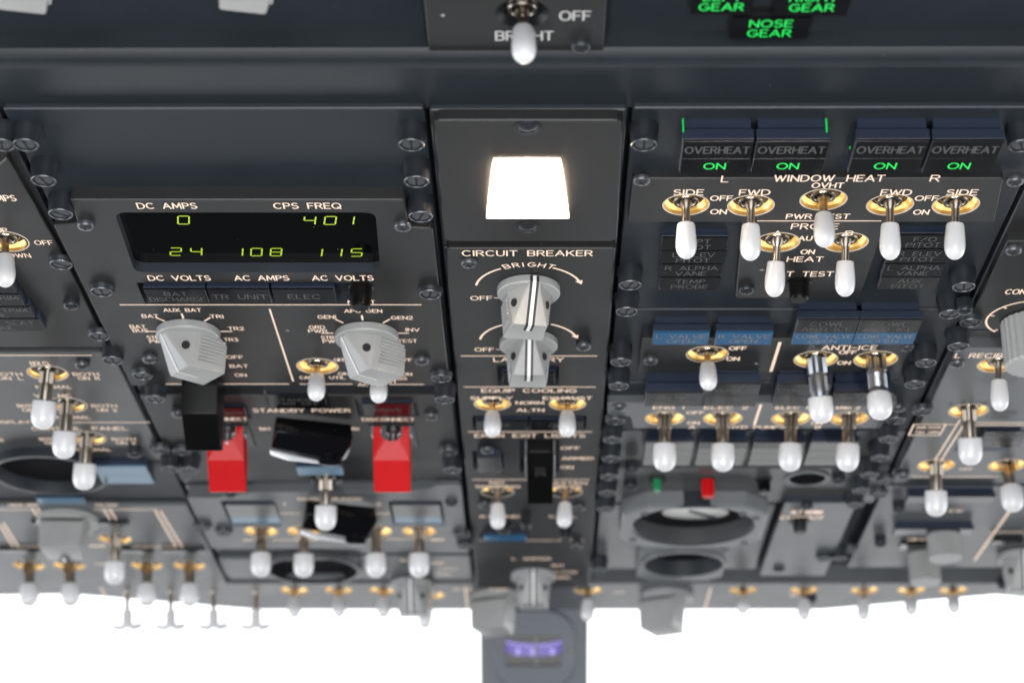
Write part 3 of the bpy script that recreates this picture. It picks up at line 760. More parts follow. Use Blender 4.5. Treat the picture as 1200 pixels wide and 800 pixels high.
# ---- bus transfer
module('B', 568, 648, 'bus transfer panel with four white capped switches below pale blue lights', m='plate_grey')
zt = 7.0
plate(zt, [('L', 583), (255, 583), (300, 576), (460, 576), (505, 572), (513, 568), ('R', 568), ('R', 643), ('L', 643)], [recess(265, 325, 587, 617, zt), recess(458, 520, 587, 615, zt)] + [bore_hole(x, 622, zt, 9) for x in (306, 356, 440, 491)], 'plate_grey', r=2.5, side='lit_edge_pale')
for x0, x1 in ((268, 326), (461, 517)):
    annunciator(x0, x1, 592, 613, 2, zt + 1.2, [(1, 'lens_pale', []), (1, 'lens_pale', []), (1, 'lens_paleblue', [])])
txt('BUS TRANS', 349, 424, 584, zt, 3.6); txt('1', 332, 335, 590, zt, 3.6); txt('2', 441, 447, 590, zt, 3.6)
for l in ([(328, 601), (352, 601)], [(434, 601), (457, 601)], [(320, 632), (350, 632)], [(452, 631), (520, 631)]): rule(l, zt, .9)
txt('APU GEN', 344, 372, 632, zt, 3.0); txt('GEN 1', 285, 300, 632, zt, 3.0); txt('GEN 2', 505, 520, 632, zt, 3.0)
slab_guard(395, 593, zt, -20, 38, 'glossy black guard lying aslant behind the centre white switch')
for a_ in ((306, 622, 306, 675), (356, 622, 356, 676), (440, 622, 441, 676), (491, 622, 491, 676)): toggle(*a_, zt, 'lock')
toggle(382, 563, 382, 624, zt, 'lock', glow=False)
annunciator(348, 402, 548, 557, 2, 11, [(1, 'lens_paleblue', [])])
for x, y in ((269, 582), (529, 592)): screw(x, y, zt, 2.2, 'screw_dark')
for x, y in ((237, 619), (262, 625), (541, 628)): captive(x, y, False, zt - .2)
captive(545, 640, True, 3)
# ---- lowest of the column: small gauge
module('B', 650, 679, 'low panel with a dark round gauge and a grey pointer knob above the windshield edge', m='plate_grey')
c = P(367, 664, 4); g_ = circle((c.x, c.y), 26, 40)
plate(5, [('L', 655), (400, 655), (420, 655), (420, 676), (405, 676), ('L', 676)], [g_], 'plate_grey', r=1)
part('gauge_ring', MB().lathe([(29, 3), (28.5, 6.4), (26, 6.6)], 48, 0, False).lathe([(26, 6.6), (24.5, 4), (23, 2.3), (1, 2.3)], 48, 1).mesh('ring', ['plate_mid', 'well'], True), (c.x, c.y, 0))
pointer_knob(483, 682, 3, 2, s=1.0); txt('APU', 468, 480, 656, 3, 3); txt('BLEED', 506, 520, 659, 3, 3); txt('OFF', 513, 536, 666, 3, 3); txt('OPEN', 510, 528, 672, 3, 3)
# ================================================================== column C
CX = COLX['C']
module('C', 128, 288, 'panel with the glowing white trapezoid lamp between two screws', 'lamp panel', group=None)
zc_ = 6.2
lampq = [P(578, 185, zc_), P(657, 185, zc_), P(668, 254, zc_), P(569, 254, zc_)]
plate(zc_, [(508, 141), (730, 141), (723, 283), (521, 283)], [rounded(lampq, 1.6, 4)], 'plate', r=3.5)
cc = sum(lampq, Vector()) / 4
part('lamp_window', plate_mb([(p - cc) * 0.99 for p in [lampq[3], lampq[2], lampq[1], lampq[0]]], [], -1, 0, .3).mesh('window', ['lamp_window', 'lamp_edge']), (cc.x, cc.y, zc_ + 1.1))
for x, y in ((618.5, 150), (618.5, 267)):
    p = P(x, y, zc_); part('washer', cached('wash', lambda: MB().lathe([(5.0, 0), (4.9, .35), (3.6, .4), (3.4, .1)], 28).mesh('washer', ['screw_dark'], True)), (p.x, p.y, zc_)); screw(x, y, zc_, .8, 'screw_dark')
module('C', 289.5, 692, 'long centre panel headed CIRCUIT BREAKER with stacked grey knobs and small switches')
zc1 = 6.0
hs = [bore_hole(577, 473, zc1, 8.2), bore_hole(665, 473, zc1, 8.2), bore_hole(583, 575, zc1, 8.2), bore_hole(663, 575, zc1, 8.2), recess(554, 687, 487, 504.5, zc1), recess(583, 655, 428, 452, zc1), recess(609, 655, 515, 553, zc1), recess(554, 590, 528, 549, zc1), recess(563, 619, 624, 635, zc1)]
plate(zc1, [(524, 291), ('R', 291), ('R', 688), ('L', 688), ('L', 330)], hs)
txt('CIRCUIT BREAKER', 541, 695, 296.5, zc1, 4.7); txt('OFF', 551, 577, 349, zc1, 3.8); rule([(579.5, 348.7), (590, 348.7)], zc1, .5)
txt('OFF', 556, 579, 409.2, zc1, 3.8); rule([(581.5, 409), (592, 409)], zc1, .5)
k1 = P(619.5, 336, zc1)
def arcs(cx, cy, r, z):
    f = lambda a0, a1: [(cx + r * math.cos(math.radians(a0 + (a1 - a0) * i / 14)), cy + r * math.sin(math.radians(a0 + (a1 - a0) * i / 14))) for i in range(15)]
    rule_mm(f(172, 122), z, 1.0, name='turn_arrow'); rule_mm(f(62, 18), z, 1.0, name='turn_arrow', head=True)
arcs(k1.x, k1.y - 1, 21.6, zc1)
word = 'BRIGHT'; angs = [113, 103, 95.5, 86.5, 76, 66]
for ch, an in zip(word, angs):
    r = 22.4; x = k1.x + r * math.cos(math.radians(an)); y = k1.y - 1 + r * math.sin(math.radians(an))
    part('legend', text_mb(ch, 3.6, None, .55).mesh('legend', ['legend']), (x, y, zc1 + .12), (0, 0, math.radians(an - 90)))
k2 = P(619.5, 399, zc1); arcs(k2.x, k2.y - 1, 21.2, zc1)
for l in ([(541, 416.7), (699, 416.7)], [(544, 453), (697, 453)], [(549, 505.5), (693, 505.5)], [(554, 561.5), (690, 561.5)], [(562, 632.5), (684, 632.5)]): rule(l, zc1)
for t in (('LAVATORY', 578, 661, 421, 4.4), ('EQUIP COOLING', 564, 676, 457.3, 4.0), ('SUPPLY', 551, 601, 466), ('EXHAUST', 636, 694, 466), ('NORM', 604, 638, 471.5), ('ALTN', 605, 638, 480),
          ('EMER EXIT LIGHTS', 556, 686, 510, 4.2), ('OFF', 657, 680, 524.5), ('ARMED', 658, 696, 536.5), ('ON', 657, 672, 547), ('NO', 574, 591, 565), ('SMOKING', 557, 610, 569.5), ('FASTEN', 640, 688, 565.5), ('BELTS', 645, 682, 570),
          ('ATTEND', 561, 609, 604.5), ('CALL', 643, 676, 604.5), ('L WIPER', 600, 646, 654), ('INT', 646, 662, 662), ('LOW', 651, 677, 669.5), ('HIGH', 652, 668, 676), ('PARK', 574, 596, 690)):
    txt(t[0], t[1], t[2], t[3], zc1, t[4] if len(t) > 4 else 3.5, w=.6)
annunciator(589, 650, 437, 451, 2, zc1 + 1, [(1, 'lens_black', [])], mhouse='light_housing')
annunciator(558, 618, 493, 504, 2, zc1 + .8, [(1, 'lens_black', [('OFF', 'legend_dim', 3.4)])]); annunciator(622, 684, 493, 504, 2, zc1 + .8, [(1, 'lens_black', [('OFF', 'legend_dim', 3.4)])])
annunciator(560, 587, 536, 554, 2, 11, [(1, 'lens_grey', []), ], name='indicator_block'); screw(571, 530, 9, 2.0)
annunciator(566, 617, 628, 634, 2, 9, [(1, 'lens_blue', [])])
toggle(577, 473, 577, 509, zc1, 'thin', up=True, bore=8.3); toggle(665, 473, 665, 509, zc1, 'thin', up=True, bore=8.3)
toggle(583, 576, 583, 619, zc1, 'thin', bore=8.3); toggle(663, 576, 661, 617, zc1, 'thin', bore=8.3)
c = P(633, 518, zc1)
eg = hull([(x, y, z_) for x in (-6.4, 6.4) for y, z_ in ((4, -2), (-24, -2), (3, 7), (-6, 14), (-26, 24), (-30, 22), (-30, 6))], 'guard', 'guard_black', .6)
o = part('switch_guard', eg, (c.x, c.y, zc1 - 1), label='black guard of the emergency exit lights switch')
part('guard_ear', cached('ear', lambda: MB().box(-7.3, -6.6, -29, 3, -2, 9, 0, .2).box(6.6, 7.3, -29, 3, -2, 9, 0, .2).mesh('ear', ['steel'])), (0, 0, 0), parent=o)
part('guard_latch', cached('latch', lambda: MB().box(-2.6, 2.6, -9, -4, 12, 16, 0, .5).mesh('latch', ['black'])), (0, 0, 0), parent=o)
c = P(622, 597, zc1); part('stop_block', MB().box(-5, 0, -10, 0, 0, 8, 0, .4).mesh('stop', ['black']), (c.x, c.y, zc1))
button(591, 615, zc1, 3.0, 5, 'black', 5.4); button(663, 618, zc1, 3.0, 7, 'black', 5.4)
pointer_knob(619.5, 399, zc1, -2, H_=18, s=.96); pointer_knob(619.5, 336.5, zc1, -11, H_=18.5, s=.98); pointer_knob(625, 672, zc1, 0, H_=18.5)
for x, y, po in ((549.5, 312, 0), (684, 409, 2), (676, 642, 2), (568, 594, 2), (679, 597, 0)): screw(x, y, zc1, 2.0, 'screw_steel', post=po)
# ================================================================== column D
CX = COLX['D']
z5 = 5.0
module('D', 126, 361, 'window heat panel with four lit green ON lights and white capped switches')
hs = [bore_hole(x, y, z5, 8.5) for x, y in ((804, 240), (880, 241), (965, 234), (1043, 240), (1120, 240), (911, 284), (991, 284))]
plate(z5, [(742, 209), (1176, 209), (1165, 260.5), (1038, 260.5), (1007, 349.5), (862, 349.5), (870, 260.5), (736, 260.5)], hs, ch=.4, r=1.2)
for x0, x1 in ((798, 880), (883, 968), (998, 1083), (1086, 1169)):
    annunciator(x0, x1, 166, 203.5, 2, 11.5, [(1.15, 'lens_black', [('OVERHEAT', 'legend_dim', 4.6)]), (1, 'lens_black', [('ON', 'legend_lamp', 4.2)])])
for x_, y_, l_ in ((800.5, 147, 5), (968.5, 147, 5), (996.5, 178, 4), (885, 176, 2), (1084.5, 180, 4)):
    p = P(x_, y_, 7); part('light_leak', MB().box(-.18, .18, -.5, .5, -l_ / 2, l_ / 2).mesh('leak', ['light_leak']), p)  # green light spill drawn as glowing slivers beside the housings
for t in (('L', 845, 854, 209.5, 4.6), ('WINDOW', 907, 978, 208.7, 4.6), ('HEAT', 992, 1037, 208.7, 4.6), ('R', 1090, 1102, 208.7, 4.6), ('OVHT', 951, 989, 217), ('SIDE', 789, 825, 225.2, 4.2), ('FWD', 866, 903, 225.2, 4.2), ('FWD', 1032, 1069, 225.2, 4.2), ('SIDE', 1109, 1146, 225.2, 4.2),
          ('OFF', 832, 859, 232), ('ON', 832, 852, 247.8), ('OFF', 1072, 1100, 232), ('ON', 1070, 1089, 248.3), ('PWR TEST', 921, 996, 253.3), ('PROBE', 927, 983, 265, 4.4), ('A', 906, 916, 273), ('AUTO', 935, 970, 279), ('B', 990, 1000, 273), ('ON', 938, 955, 294.8), ('HEAT', 922, 965, 303.4, 4.2), ('TAT TEST', 900, 977, 320.7, 4.2)):
    txt(t[0], t[1], t[2], t[3], z5, t[4] if len(t) > 4 else 3.7, w=.62)
rule([(888, 258.6), (1032, 258.6)], z5, .7); plus(893, 316, z5)
for xs, ws in (((775, 853), ('CAPT/PITOT', 'L ELEV/PITOT', 'R ALPHA/VANE', 'TEMP/PROBE')), ((1036, 1118), ('F/O/PITOT', 'R ELEV/PITOT', 'L ALPHA/VANE', 'AUX/PITOT'))):
    pass
def stack(rows, y0s, z, words):
    for (x0, x1), (ya, yb), wd, mt in rows and zip(rows, y0s, words[0], words[1]):
        annunciator(x0, x1, ya, yb, 2, z, [(1, mt, [(t, 'legend_dim', 3.5) for t in wd])], step=.3)
stack([(775, 852), (774, 851), (774, 846), (773, 844)], [(279, 293.5), (294.5, 309), (310, 324.5), (325.5, 340)], 6,
      ([('CAPT', 'PITOT'), ('L ELEV', 'PITOT'), ('R ALPHA', 'VANE'), ('TEMP', 'PROBE')], ['lens_black'] * 4))
stack([(1046, 1120), (1040, 1113), (1034, 1106), (1030, 1100)], [(276, 291.5), (292.5, 308.5), (309.5, 324.5), (325.5, 339)], 6,
      ([('F/O', 'PITOT'), ('R ELEV', 'PITOT'), ('L ALPHA', 'VANE'), ('AUX', 'PITOT')], ['lens_black', 'lens_black', 'lens_black', 'lens_grey']))
for a_ in ((804, 240, 804, 303), (880, 241, 879, 305), (1043, 240, 1043, 304), (1120, 240, 1119, 304), (911, 284, 907, 348), (991, 284, 990, 347.5)): toggle(*a_, z5, bore=8.5)
toggle(965, 234, 967, 288, z5, up=True, bore=8.5)
button(936, 331, z5, 3.6, 8)
for x, y in ((752, 215), (1190, 216)): screw(x, y, z5 - 1, 2.2)
screw(875, 343, z5, 2.2, 'screw_dark')
for x, y in ((755, 171), (738.5, 335), (1129.5, 337), (1197, 172)): captive(x, y, True)
# ---- anti ice
module('D', 362, 446, 'anti-ice panel with blue valve lights and two long metal locking switches')
hs = [bore_hole(829, 415, z5, 8.8), bore_hole(956, 421, z5, 9.3), bore_hole(1026, 421, z5, 9.3), recess(905, 936, 384, 400, z5)]
plate(z5, [(752, 397), (1074, 397), (1066, 410), (1054, 435.5), (748, 435.5)], [hs[0], hs[1], hs[2]], ch=.4, r=.8)
for x0, x1, ws in ((765, 831, 'L VALVE'), (838, 905, 'R VALVE')):
    annunciator(x0, x1, 390, 404, 2, 10, [(1, 'lens_blue', [(ws, 'legend_pale', 3.6), ('OPEN', 'legend_pale', 3.4)])], step=1.0)
for x0, x1 in ((931, 1003), (1003.5, 1076)):
    annunciator(x0, x1, 375, 403.5, 2, 10.5, [(1.1, 'lens_grey', [('COWL', 'legend_dim', 3.8), ('ANTI ICE', 'legend_dim', 3.6)]), (1, 'lens_blue', [('COWL VALVE', 'legend_pale', 3.6), ('OPEN', 'legend_pale', 3.4)])], step=1.0)
for t in (('OFF', 854, 875, 407.7), ('ON', 851, 867, 420), ('ANTI-ICE', 963, 1028, 407, 4.6), ('OFF', 983, 1004, 412.3), ('ON', 981, 997, 424.7)):
    txt(t[0], t[1], t[2], t[3], z5, t[4] if len(t) > 4 else 3.7, w=.65)
rule([(914, 401), (903.5, 434.5)], z5, 1.4); plus(886, 425.5, z5)
toggle(829, 415, 830, 455, z5, up=True); toggle(956, 421, 964, 496, z5, 'long', bore=9.4); toggle(1026, 421, 1033, 491, z5, 'long', bore=9.4)
screw(762.5, 426, z5, 2.2); screw(1063, 410, z5 - 1.5, 2.2)
for x, y in ((734.5, 366), (727.5, 425), (1113.5, 369), (1085, 426)): captive(x, y, True)
# ---- hydraulic pumps
module('D', 447, 503, 'hydraulic pumps panel with four white fat capped locking switches in a row', m='chassis')
z6 = 6.0
hs = [bore_hole(x, 491, z6, 9.2) for x in (779, 847, 927, 995)]
plate(z6, [(712, 472), (1052, 472), (1032, 502), (742, 502), (738, 488), (712, 486)], hs, 'plate_grey', r=1.2, side='lit_edge_pale')
for x0, x1, up_ in ((756, 826, None), (823.5, 889, 'OVERHEAT'), (908, 971, 'OVERHEAT'), (975, 1045, None)):
    rows = ([(1, 'lens_grey', [(up_, 'legend_dim', 3.4)])] if up_ else []) + [(1, 'lens_grey', [('LOW', 'legend_dim', 3.5), ('PRESSURE', 'legend_dim', 3.2)])]
    annunciator(x0, x1, 460 if not up_ else 450, 476, 2, 12, rows, step=1.0)
for t in (('ENG 1', 765, 802, 477.2), ('ELEC 2', 825, 877, 477.2), ('ELEC 1', 909, 947, 477.2), ('ENG 2', 980, 1008, 477.2), ('OFF', 804, 826, 483), ('ON', 805, 820, 495), ('A', 807, 815, 500), ('HYD PUMPS', 853, 920, 500), ('B', 955, 962, 500), ('ON', 950, 964, 495), ('OFF', 952, 972, 483)):
    txt(t[0], t[1], t[2], t[3], z6, 3.5, w=.6)
rule([(891.5, 474), (884, 497)], z6, 1.3)
for x, t_ in ((779, 779), (847, 847), (927, 925.5), (995, 992.5)): toggle(x, 490, t_, 552, z6, 'lock')
screw(726, 480, z6, 2.2); screw(1053, 481, z6 - 1, 2.2)
for x, y in ((725, 453), (1072, 451), (1041, 515)): captive(x, y, True, 3)
for x, y in ((721, 494), (1050, 493)): captive(x, y, False, 5)
# ---- door and recorder strip
module('D', 504, 589, 'grey panel of dark indicator lights above a red cap and a green lamp', m='plate_mid')
z3 = 4.0
c = P(946, 560, z3); hh_ = circle((c.x, c.y), 9.5, 32)
plate(z3, [('L', 548), ('R', 548), ('R', 586), ('L', 586)], [hh_], 'plate_mid', r=.8)
for x0, x1, rws in ((755, 811, 3), (817, 874, 4), (880, 940, 4), (946, 1002, 3)):
    annunciator(x0, x1, 518, 545, 2, 9, [(1, ('lens_grey', 'lens_pale', 'lens_pale', 'lens_pale')[k] if rws == 4 else 'lens_pale', []) for k in range(rws)], step=1.0)
button(770, 560, z3, 1.7, 7.5, 'green_plastic', 5.0, 'plate'); button(829, 561, z3, 3.0, 10, 'red_plastic', 4.6, 'plate'); button(895, 561, z3, 3.0, 8, 'black_gloss', 4.6, 'plate')
part('hole_ring', MB().lathe([(12, 0), (11.8, .8), (9.6, .8), (9.2, .3)], 36, 0, False).lathe([(9.2, .3), (9, -1.8), (1, -1.8)], 36, 1).mesh('ring', ['plate_grey', 'well'], True), (c.x, c.y, z3)); 
rule([(755, 577), (790, 577)], z3, .7, 'legend_print')
for x, y in ((741, 553), (739, 573), (983, 566)): screw(x, y, z3, 2.2, 'screw_dark', post=3)
for x, y in ((717.5, 516), (716, 538), (714, 559), (712, 578), (1031, 537), (1019, 557), (1009, 575)): captive(x, y, True, 3)
for x, y in ((1039, 564), (1030, 580)): captive(x, y, False, 4)
# ---- gauges
module('D', 590.5, 666, 'pressure gauge panel with two dark round dials in angular bezels', x=(32.6, 128), m='plate_grey')
def octo(x0, x1, y0, y1, cut, z):
    a = P((x0), (y0 + y1) / 2, z); b = P(x1, (y0 + y1) / 2, z); ya, yb = Y(y0, z), Y(y1, z); k = cut
    return [(a.x + k, yb), (b.x - k, yb), (b.x, yb + k), (b.x, ya - k), (b.x - k, ya), (a.x + k, ya), (a.x, ya - k), (a.x, yb + k)]
zg = 13.0
c = P(812, 617, zg); 
light_plate(octo(728, 896, 594, 641, 13, zg), 2, zg, [circle((c.x, c.y), 33.5, 48)], 'bezel', 1.2, .6, 'gauge_bezel', True, 'chassis')
part('gauge_cup', MB().lathe([(34, zg - .2), (32.5, zg - 1.5), (32, 7), (31.6, 3)], 48, 0, False).lathe([(31.6, 3), (31, 2.6), (1, 2.6)], 48, 1).mesh('cup', ['plate_mid', 'well'], True), (c.x, c.y, 0))
q_ = P(815, 602, 4.0); part('dial_face', MB().lathe([(18, 2.7), (18, 3.6), (17, 4.0), (1, 4.0)], 40).mesh('dial', ['white_paint'], True), (q_.x, q_.y, 0)).scale = (1.0, .5, 1)
part('dial_pointer', MB().box(-1, 1, -18, 2, 4, 5).mesh('pointer', ['screw_rim']), (c.x, c.y, 0), (0, 0, .9))
for x, y in ((755, 602), (870, 602), (886, 607), (742, 632), (872, 636)):
    p = P(x, y, zg); part('bezel_screw', cached('bs', lambda: MB().lathe([(2.2, 0), (2.0, .5), (.5, .5)], 14).mesh('bs', ['screw_dark'], True)), (p.x, p.y, zg))
zg2 = 12.0; c = P(801, 662, zg2)
light_plate(octo(748, 850, 642, 680, 8, zg2 - 2), 2, zg2 - 2, [circle((c.x, c.y), 22.5, 40)], 'bezel', .8, .6, 'gauge_bezel', True, 'chassis')
part('gauge_ring', MB().lathe([(25, zg2 - 2), (24.6, zg2), (22.5, zg2)], 44, 0, False).lathe([(22.5, zg2), (22, 9), (20.5, 3)], 44, 1, False).lathe([(20.5, 3), (1, 3)], 44, 2).mesh('ring', ['plate_grey', 'chassis', 'well'], True), (c.x, c.y, 0))
part('dial_pointer', MB().box(-1.2, 1.2, 0, 15, 3.4, 4).mesh('pointer', ['lever']), (c.x, c.y, 0))
for x, y in ((710, 597), (702, 668)): captive(x, y, True, 3)
module('D', 588, 674, 'narrow grey panel with amber cutout wording above a small black button', x=(129.6, 168), m='plate_grey', zc=8)
txt('ALT HORN', 926, 964, 599.5, 8, 5.0, w=.9); txt('CUTOUT', 914, 966, 606, 8, 4.6, w=.9)
button(937, 610, 8, 3.4, 7, 'black', 6.2); screw(946, 596, 8, 2, 'screw_dark', post=1); screw(913, 669, 8, 2, 'screw_dark')
for x, y in ((1002, 592), (996, 645), (966, 655), (983, 655)): captive(x, y, x < 990 or x == 1002, 3)
# ================================================================== column A
CX = COLX['A']
module('A', 126, 409, 'leftmost panel cut by the photo edge with one switch between OFF and DOWN', m='plate')
zA = 5.0
plate(zA, [('L', 185), (8, 185), ('R', 290), ('R', 407), ('L', 407)][1:], [bore_hole(4, 284, zA, 9.0)], r=1)
txt('LAMPS', -22, 19, 232, zA, 4.4); txt('UP', -5, 9, 269.5, zA, 3.6); txt('OFF', 40, 62, 284, zA, 3.6); txt('DOWN', 0, 36, 299, zA, 3.6)
toggle(6, 283, 6, 334.5, zA, up=True)
stack([(-60, 17), (-58, 26), (-50, 38), (-44, 50)], [(332, 343.5), (344.5, 358.5), (359.5, 372.5), (373.5, 388)], 9,
      ([('PRESS', ), ('MACH TRIM', 'FAIL'), ('SPEED TRIM', 'FAIL'), ('AUTO SLAT', 'FAIL')], ['lens_black'] * 4))
captive(2, 171, True)
for x, y in ((71.5, 311), (116.5, 395)): captive(x, y, False, zA)
screw(83, 361, zA, 2.2, 'screw_dark', post=2)
module('A', 411, 540, 'grey panel with IRS, MC and CONTROL PANEL switches stepping down to the right', m='plate_mid')
zN = 4.0
hs = [bore_hole(56, 438, zN, 9), bore_hole(77, 475, zN, 9), bore_hole(101, 514, zN, 9)]
plate(zN, [('L', 413), ('R', 413), ('R', 536), ('L', 536)], hs, 'plate_mid', r=.8, side='plate_mid')
for l in ([(-40, 416), (107, 416)], [(84, 494.5), (175, 494.5)]): rule(l, zN)
for t in (('IRS', 35, 58, 425.5, 4.2), ('BOTH', -8, 26, 438), ('ON L', -4, 27, 442.8), ('BOTH', 85, 116, 438), ('ON R', 91, 117, 442.8), ('NORMAL', 42, 84, 453), ('VHF MC', 40, 84, 463.3, 4.0), ('BOTH', 20, 42, 475), ('ON 1', 26, 48, 480), ('BOTH', 107, 137, 475), ('ON 2', 113, 137, 480), ('NORMAL', 66, 106, 488.5),
          ('DISPLAYS', -8, 42, 494), ('CONTROL', 37, 95, 501.5, 4.0), ('PANEL', 108, 150, 501.5, 4.0), ('BOTH', 46, 66, 514), ('ON 1', 52, 72, 518.5), ('BOTH', 131, 159, 514), ('ON 2', 136, 159, 518.5), ('NORMAL', 90, 130, 526.3), ('SOURCE', -30, 5, 515)):
    txt(t[0], t[1], t[2], t[3], zN, t[4] if len(t) > 4 else 3.5)
toggle(56, 437, 49, 503.5, zN, 'lock'); toggle(79, 474, 74, 538, zN, 'lock'); toggle(102, 513, 97.5, 574.5, zN, 'lock')
screw(96, 431, zN, 2.2, 'screw_steel', post=1.5); screw(157, 535, zN, 2.2, 'screw_dark', post=3)
captive(132, 423, True)
module('A', 542, 690, 'fuel panel with a large round gauge, pale blue lights and thin amber flow lines', m='chassis')
zF = 4.0
plate(zF, [('L', 592), ('R', 592), ('R', 687), ('L', 687)], [bore_hole(x, y, zF, 9) for x, y in ((135, 631), (34, 662), (81, 662), (172, 662), (222, 662))], 'plate_grey', r=.8, side='plate_grey')
c = P(58, 558, 9); part('gauge_ring', MB().lathe([(30, 0), (30, 8.6)], 52, 1, False).lathe([(30, 8.6), (29.6, 9), (27.8, 9)], 52, 0, False).lathe([(27.8, 9), (27, 6), (26.5, 2.4)], 52, 1, False).lathe([(26.5, 2.4), (1, 2.4)], 52, 2).mesh('ring', ['plate_mid', 'chassis', 'well'], True), (c.x, c.y, 0))
annunciator(115, 176, 547, 567, 2, 9, [(1, 'lens_paleblue', []), (1, 'lens_paleblue', [])])
annunciator(44, 100, 585, 591, 2, 9, [(1, 'lens_paleblue', [])])
for l in ([(38, 595), (48, 612)], [(44, 595), (54, 612)], [(122, 597), (131, 611)], [(129, 597), (138, 611)], [(0, 615), (16, 641)], [(4, 612), (22, 641)], [(22, 640), (72, 640)], [(182, 598), (207, 641)], [(188, 598), (214, 641)], [(155, 640), (207, 640)], [(110, 596.5), (184, 596.5)], [(0, 596.5), (40, 596.5)]): rule(l, zF, 1.0)
txt('VALVE OPEN', 10, 44, 591, zF, 3.4); txt('FILTER', 112, 138, 591, zF, 3.4); txt('CROSSFEED', 104, 124, 639, zF, 3.2); txt('AFT', 96, 108, 625, zF, 3); txt('FWD', 112, 124, 660, zF, 3)
pointer_knob(80, 606, zF, 178, H_=18, s=1.28)
for x0, x1, yy in ((38, 90, 613), (116, 151, 613), (0, 92, 645), (144, 180, 645), (190, 240, 645)): annunciator(x0, x1, yy, yy + 3.5, 2, 6, [(1, 'lens_black', [])], mhouse='black')
for a_ in ((135, 631, 134, 686), (34, 662, 34, 710), (81, 662, 83, 710)): toggle(*a_, zF, 'lock')
toggle(172, 662, 172, 710, zF, 'lock'); toggle(222, 662, 222, 710, zF, 'lock')
# ================================================================== column E
CX = COLX['E']
module('E', 126, 386, 'right edge panel with a large ribbed grey temperature knob cut by the photo edge', m='plate')
zE = 6.0
plate(zE, [('L', 283), ('R', 283), ('R', 386), ('L', 386)], [], r=1)
txt('CONT', 1178, 1210, 341.5, zE, 4.4); c = P(1208, 373, zE)
rr = [(c.x + 18.5 * math.cos(math.radians(t)), c.y + 18.5 * math.sin(math.radians(t))) for t in range(60, 232, 8)]; rule_mm(rr, zE, .9, name='scale_arc')
ticks(c.x, c.y, zE, 16.5, 18.5, [170, 140, 110, 225]); round_knob(1209, 376, zE, 13.2, 21, flutes=26)
screw(1188, 297, zE, 2.2, 'screw_steel'); screw(1131, 367, zE, 2.2, 'screw_dark', post=4); captive(1137.5, 379, False, zE)
module('E', 388, 566, 'pale grey air conditioning panel with L RECIRC and L PACK switches and amber lines', m='plate_mid')
zR = 7.0
hs = [bore_hole(x, y, zR, 9) for x, y in ((1170, 428), (1135, 482), (1097, 545), (1180, 545))] + [recess(1125, 1190, 499, 528, zR)]
plate(zR, [('L', 408), ('R', 408), ('R', 560), ('L', 560)], hs, 'plate_grey', r=1.2, side='lit_edge_pale')
txt('L RECIRC FAN', 1119, 1225, 416.3, zR, 4.6); txt('L PACK', 1113, 1158, 472.5, zR, 3.8, 'black'); txt('AUTO', 1162, 1192, 483.5, zR, 3.4, 'black'); txt('HIGH', 1156, 1182, 488.5, zR, 3.0, 'black'); txt('OFF', 1156, 1178, 478.5, zR, 3.0, 'black')
box_part('dark_label', 1073, 1104, 498, 508, zR, zR + .15, 'plate', 0.0)
for l in ([(1065, 509.5), (1071, 496.8), (1108, 496.8), (1101, 509.5), (1065, 509.5)], [(1108, 497), (1120, 497)], [(1125, 491.5), (1095.5, 539)], [(1129.5, 497), (1101.5, 541)], [(1140, 494.8), (1200, 494.8)], [(1140, 497.8), (1200, 497.8)], [(1069, 558), (1170, 558)]): rule(l, zR, .8)
txt('RAM DOOR', 1074, 1103, 500.3, zR + .15, 2.6); txt('FULL OPEN', 1073, 1101, 506, zR + .15, 2.6); txt('OFF', 1124, 1140, 549, zR, 3.2)
annunciator(1150, 1200, 505, 524, 2, 7.5, [(1, 'lens_black', [('PACK TRIP', 'legend_dim', 3)]), (1, 'lens_black', [('OFF', 'legend_dim', 3)])])
toggle(1170, 427, 1172, 481, zR); toggle(1135, 481, 1138, 545, zR, 'lock'); toggle(1097, 545, 1097, 607.5, zR, 'lock'); toggle(1180, 545, 1188, 598, zR, 'lock')
screw(1122, 429, zR, 2.4, 'screw_steel'); screw(1059, 560, zR, 2.4, 'screw_steel', post=1.5); captive(1081, 483, False, zR); captive(1123, 407, True, 5)
module('E', 568, 664, 'lower right pressurization panel with two smooth round grey knobs and an amber slash line', m='plate_grey')
zP = 4.0
for x0, x1, y0, y1 in ((1063, 1165, 581, 589), (1048, 1140, 619, 626)):
    annunciator(x0, x1, y0, y1, 2, 7, [(1, 'lens_black', [])], mhouse='light_housing')
box_part('display_window', 1055, 1085, 637, 643, 2, 4.5, 'glass', .2)
rule([(1184, 597), (1142, 656)], 2, 1.4); rule([(1160, 623), (1200, 623)], 2, 1.0)
txt('FLT ALT', 1112, 1129, 598, 2, 3.2); txt('LAND ALT', 1064, 1086, 631.5, 2, 3.2); txt('AUTO', 1164, 1196, 632, 2, 3.4)
annunciator(1163, 1200, 633, 637, 2, 6, [(1, 'lens_black', [])], mhouse='black')
round_knob(1105, 617, 2, 9.2, 19, flutes=30); round_knob(1082, 648, 2, 9.0, 18, flutes=30); pointer_knob(1198, 650, 3, 8, s=1.1)
for x, y in ((1054, 600), (1032, 640)): screw(x, y, 2, 2.2, 'screw_dark', post=4)
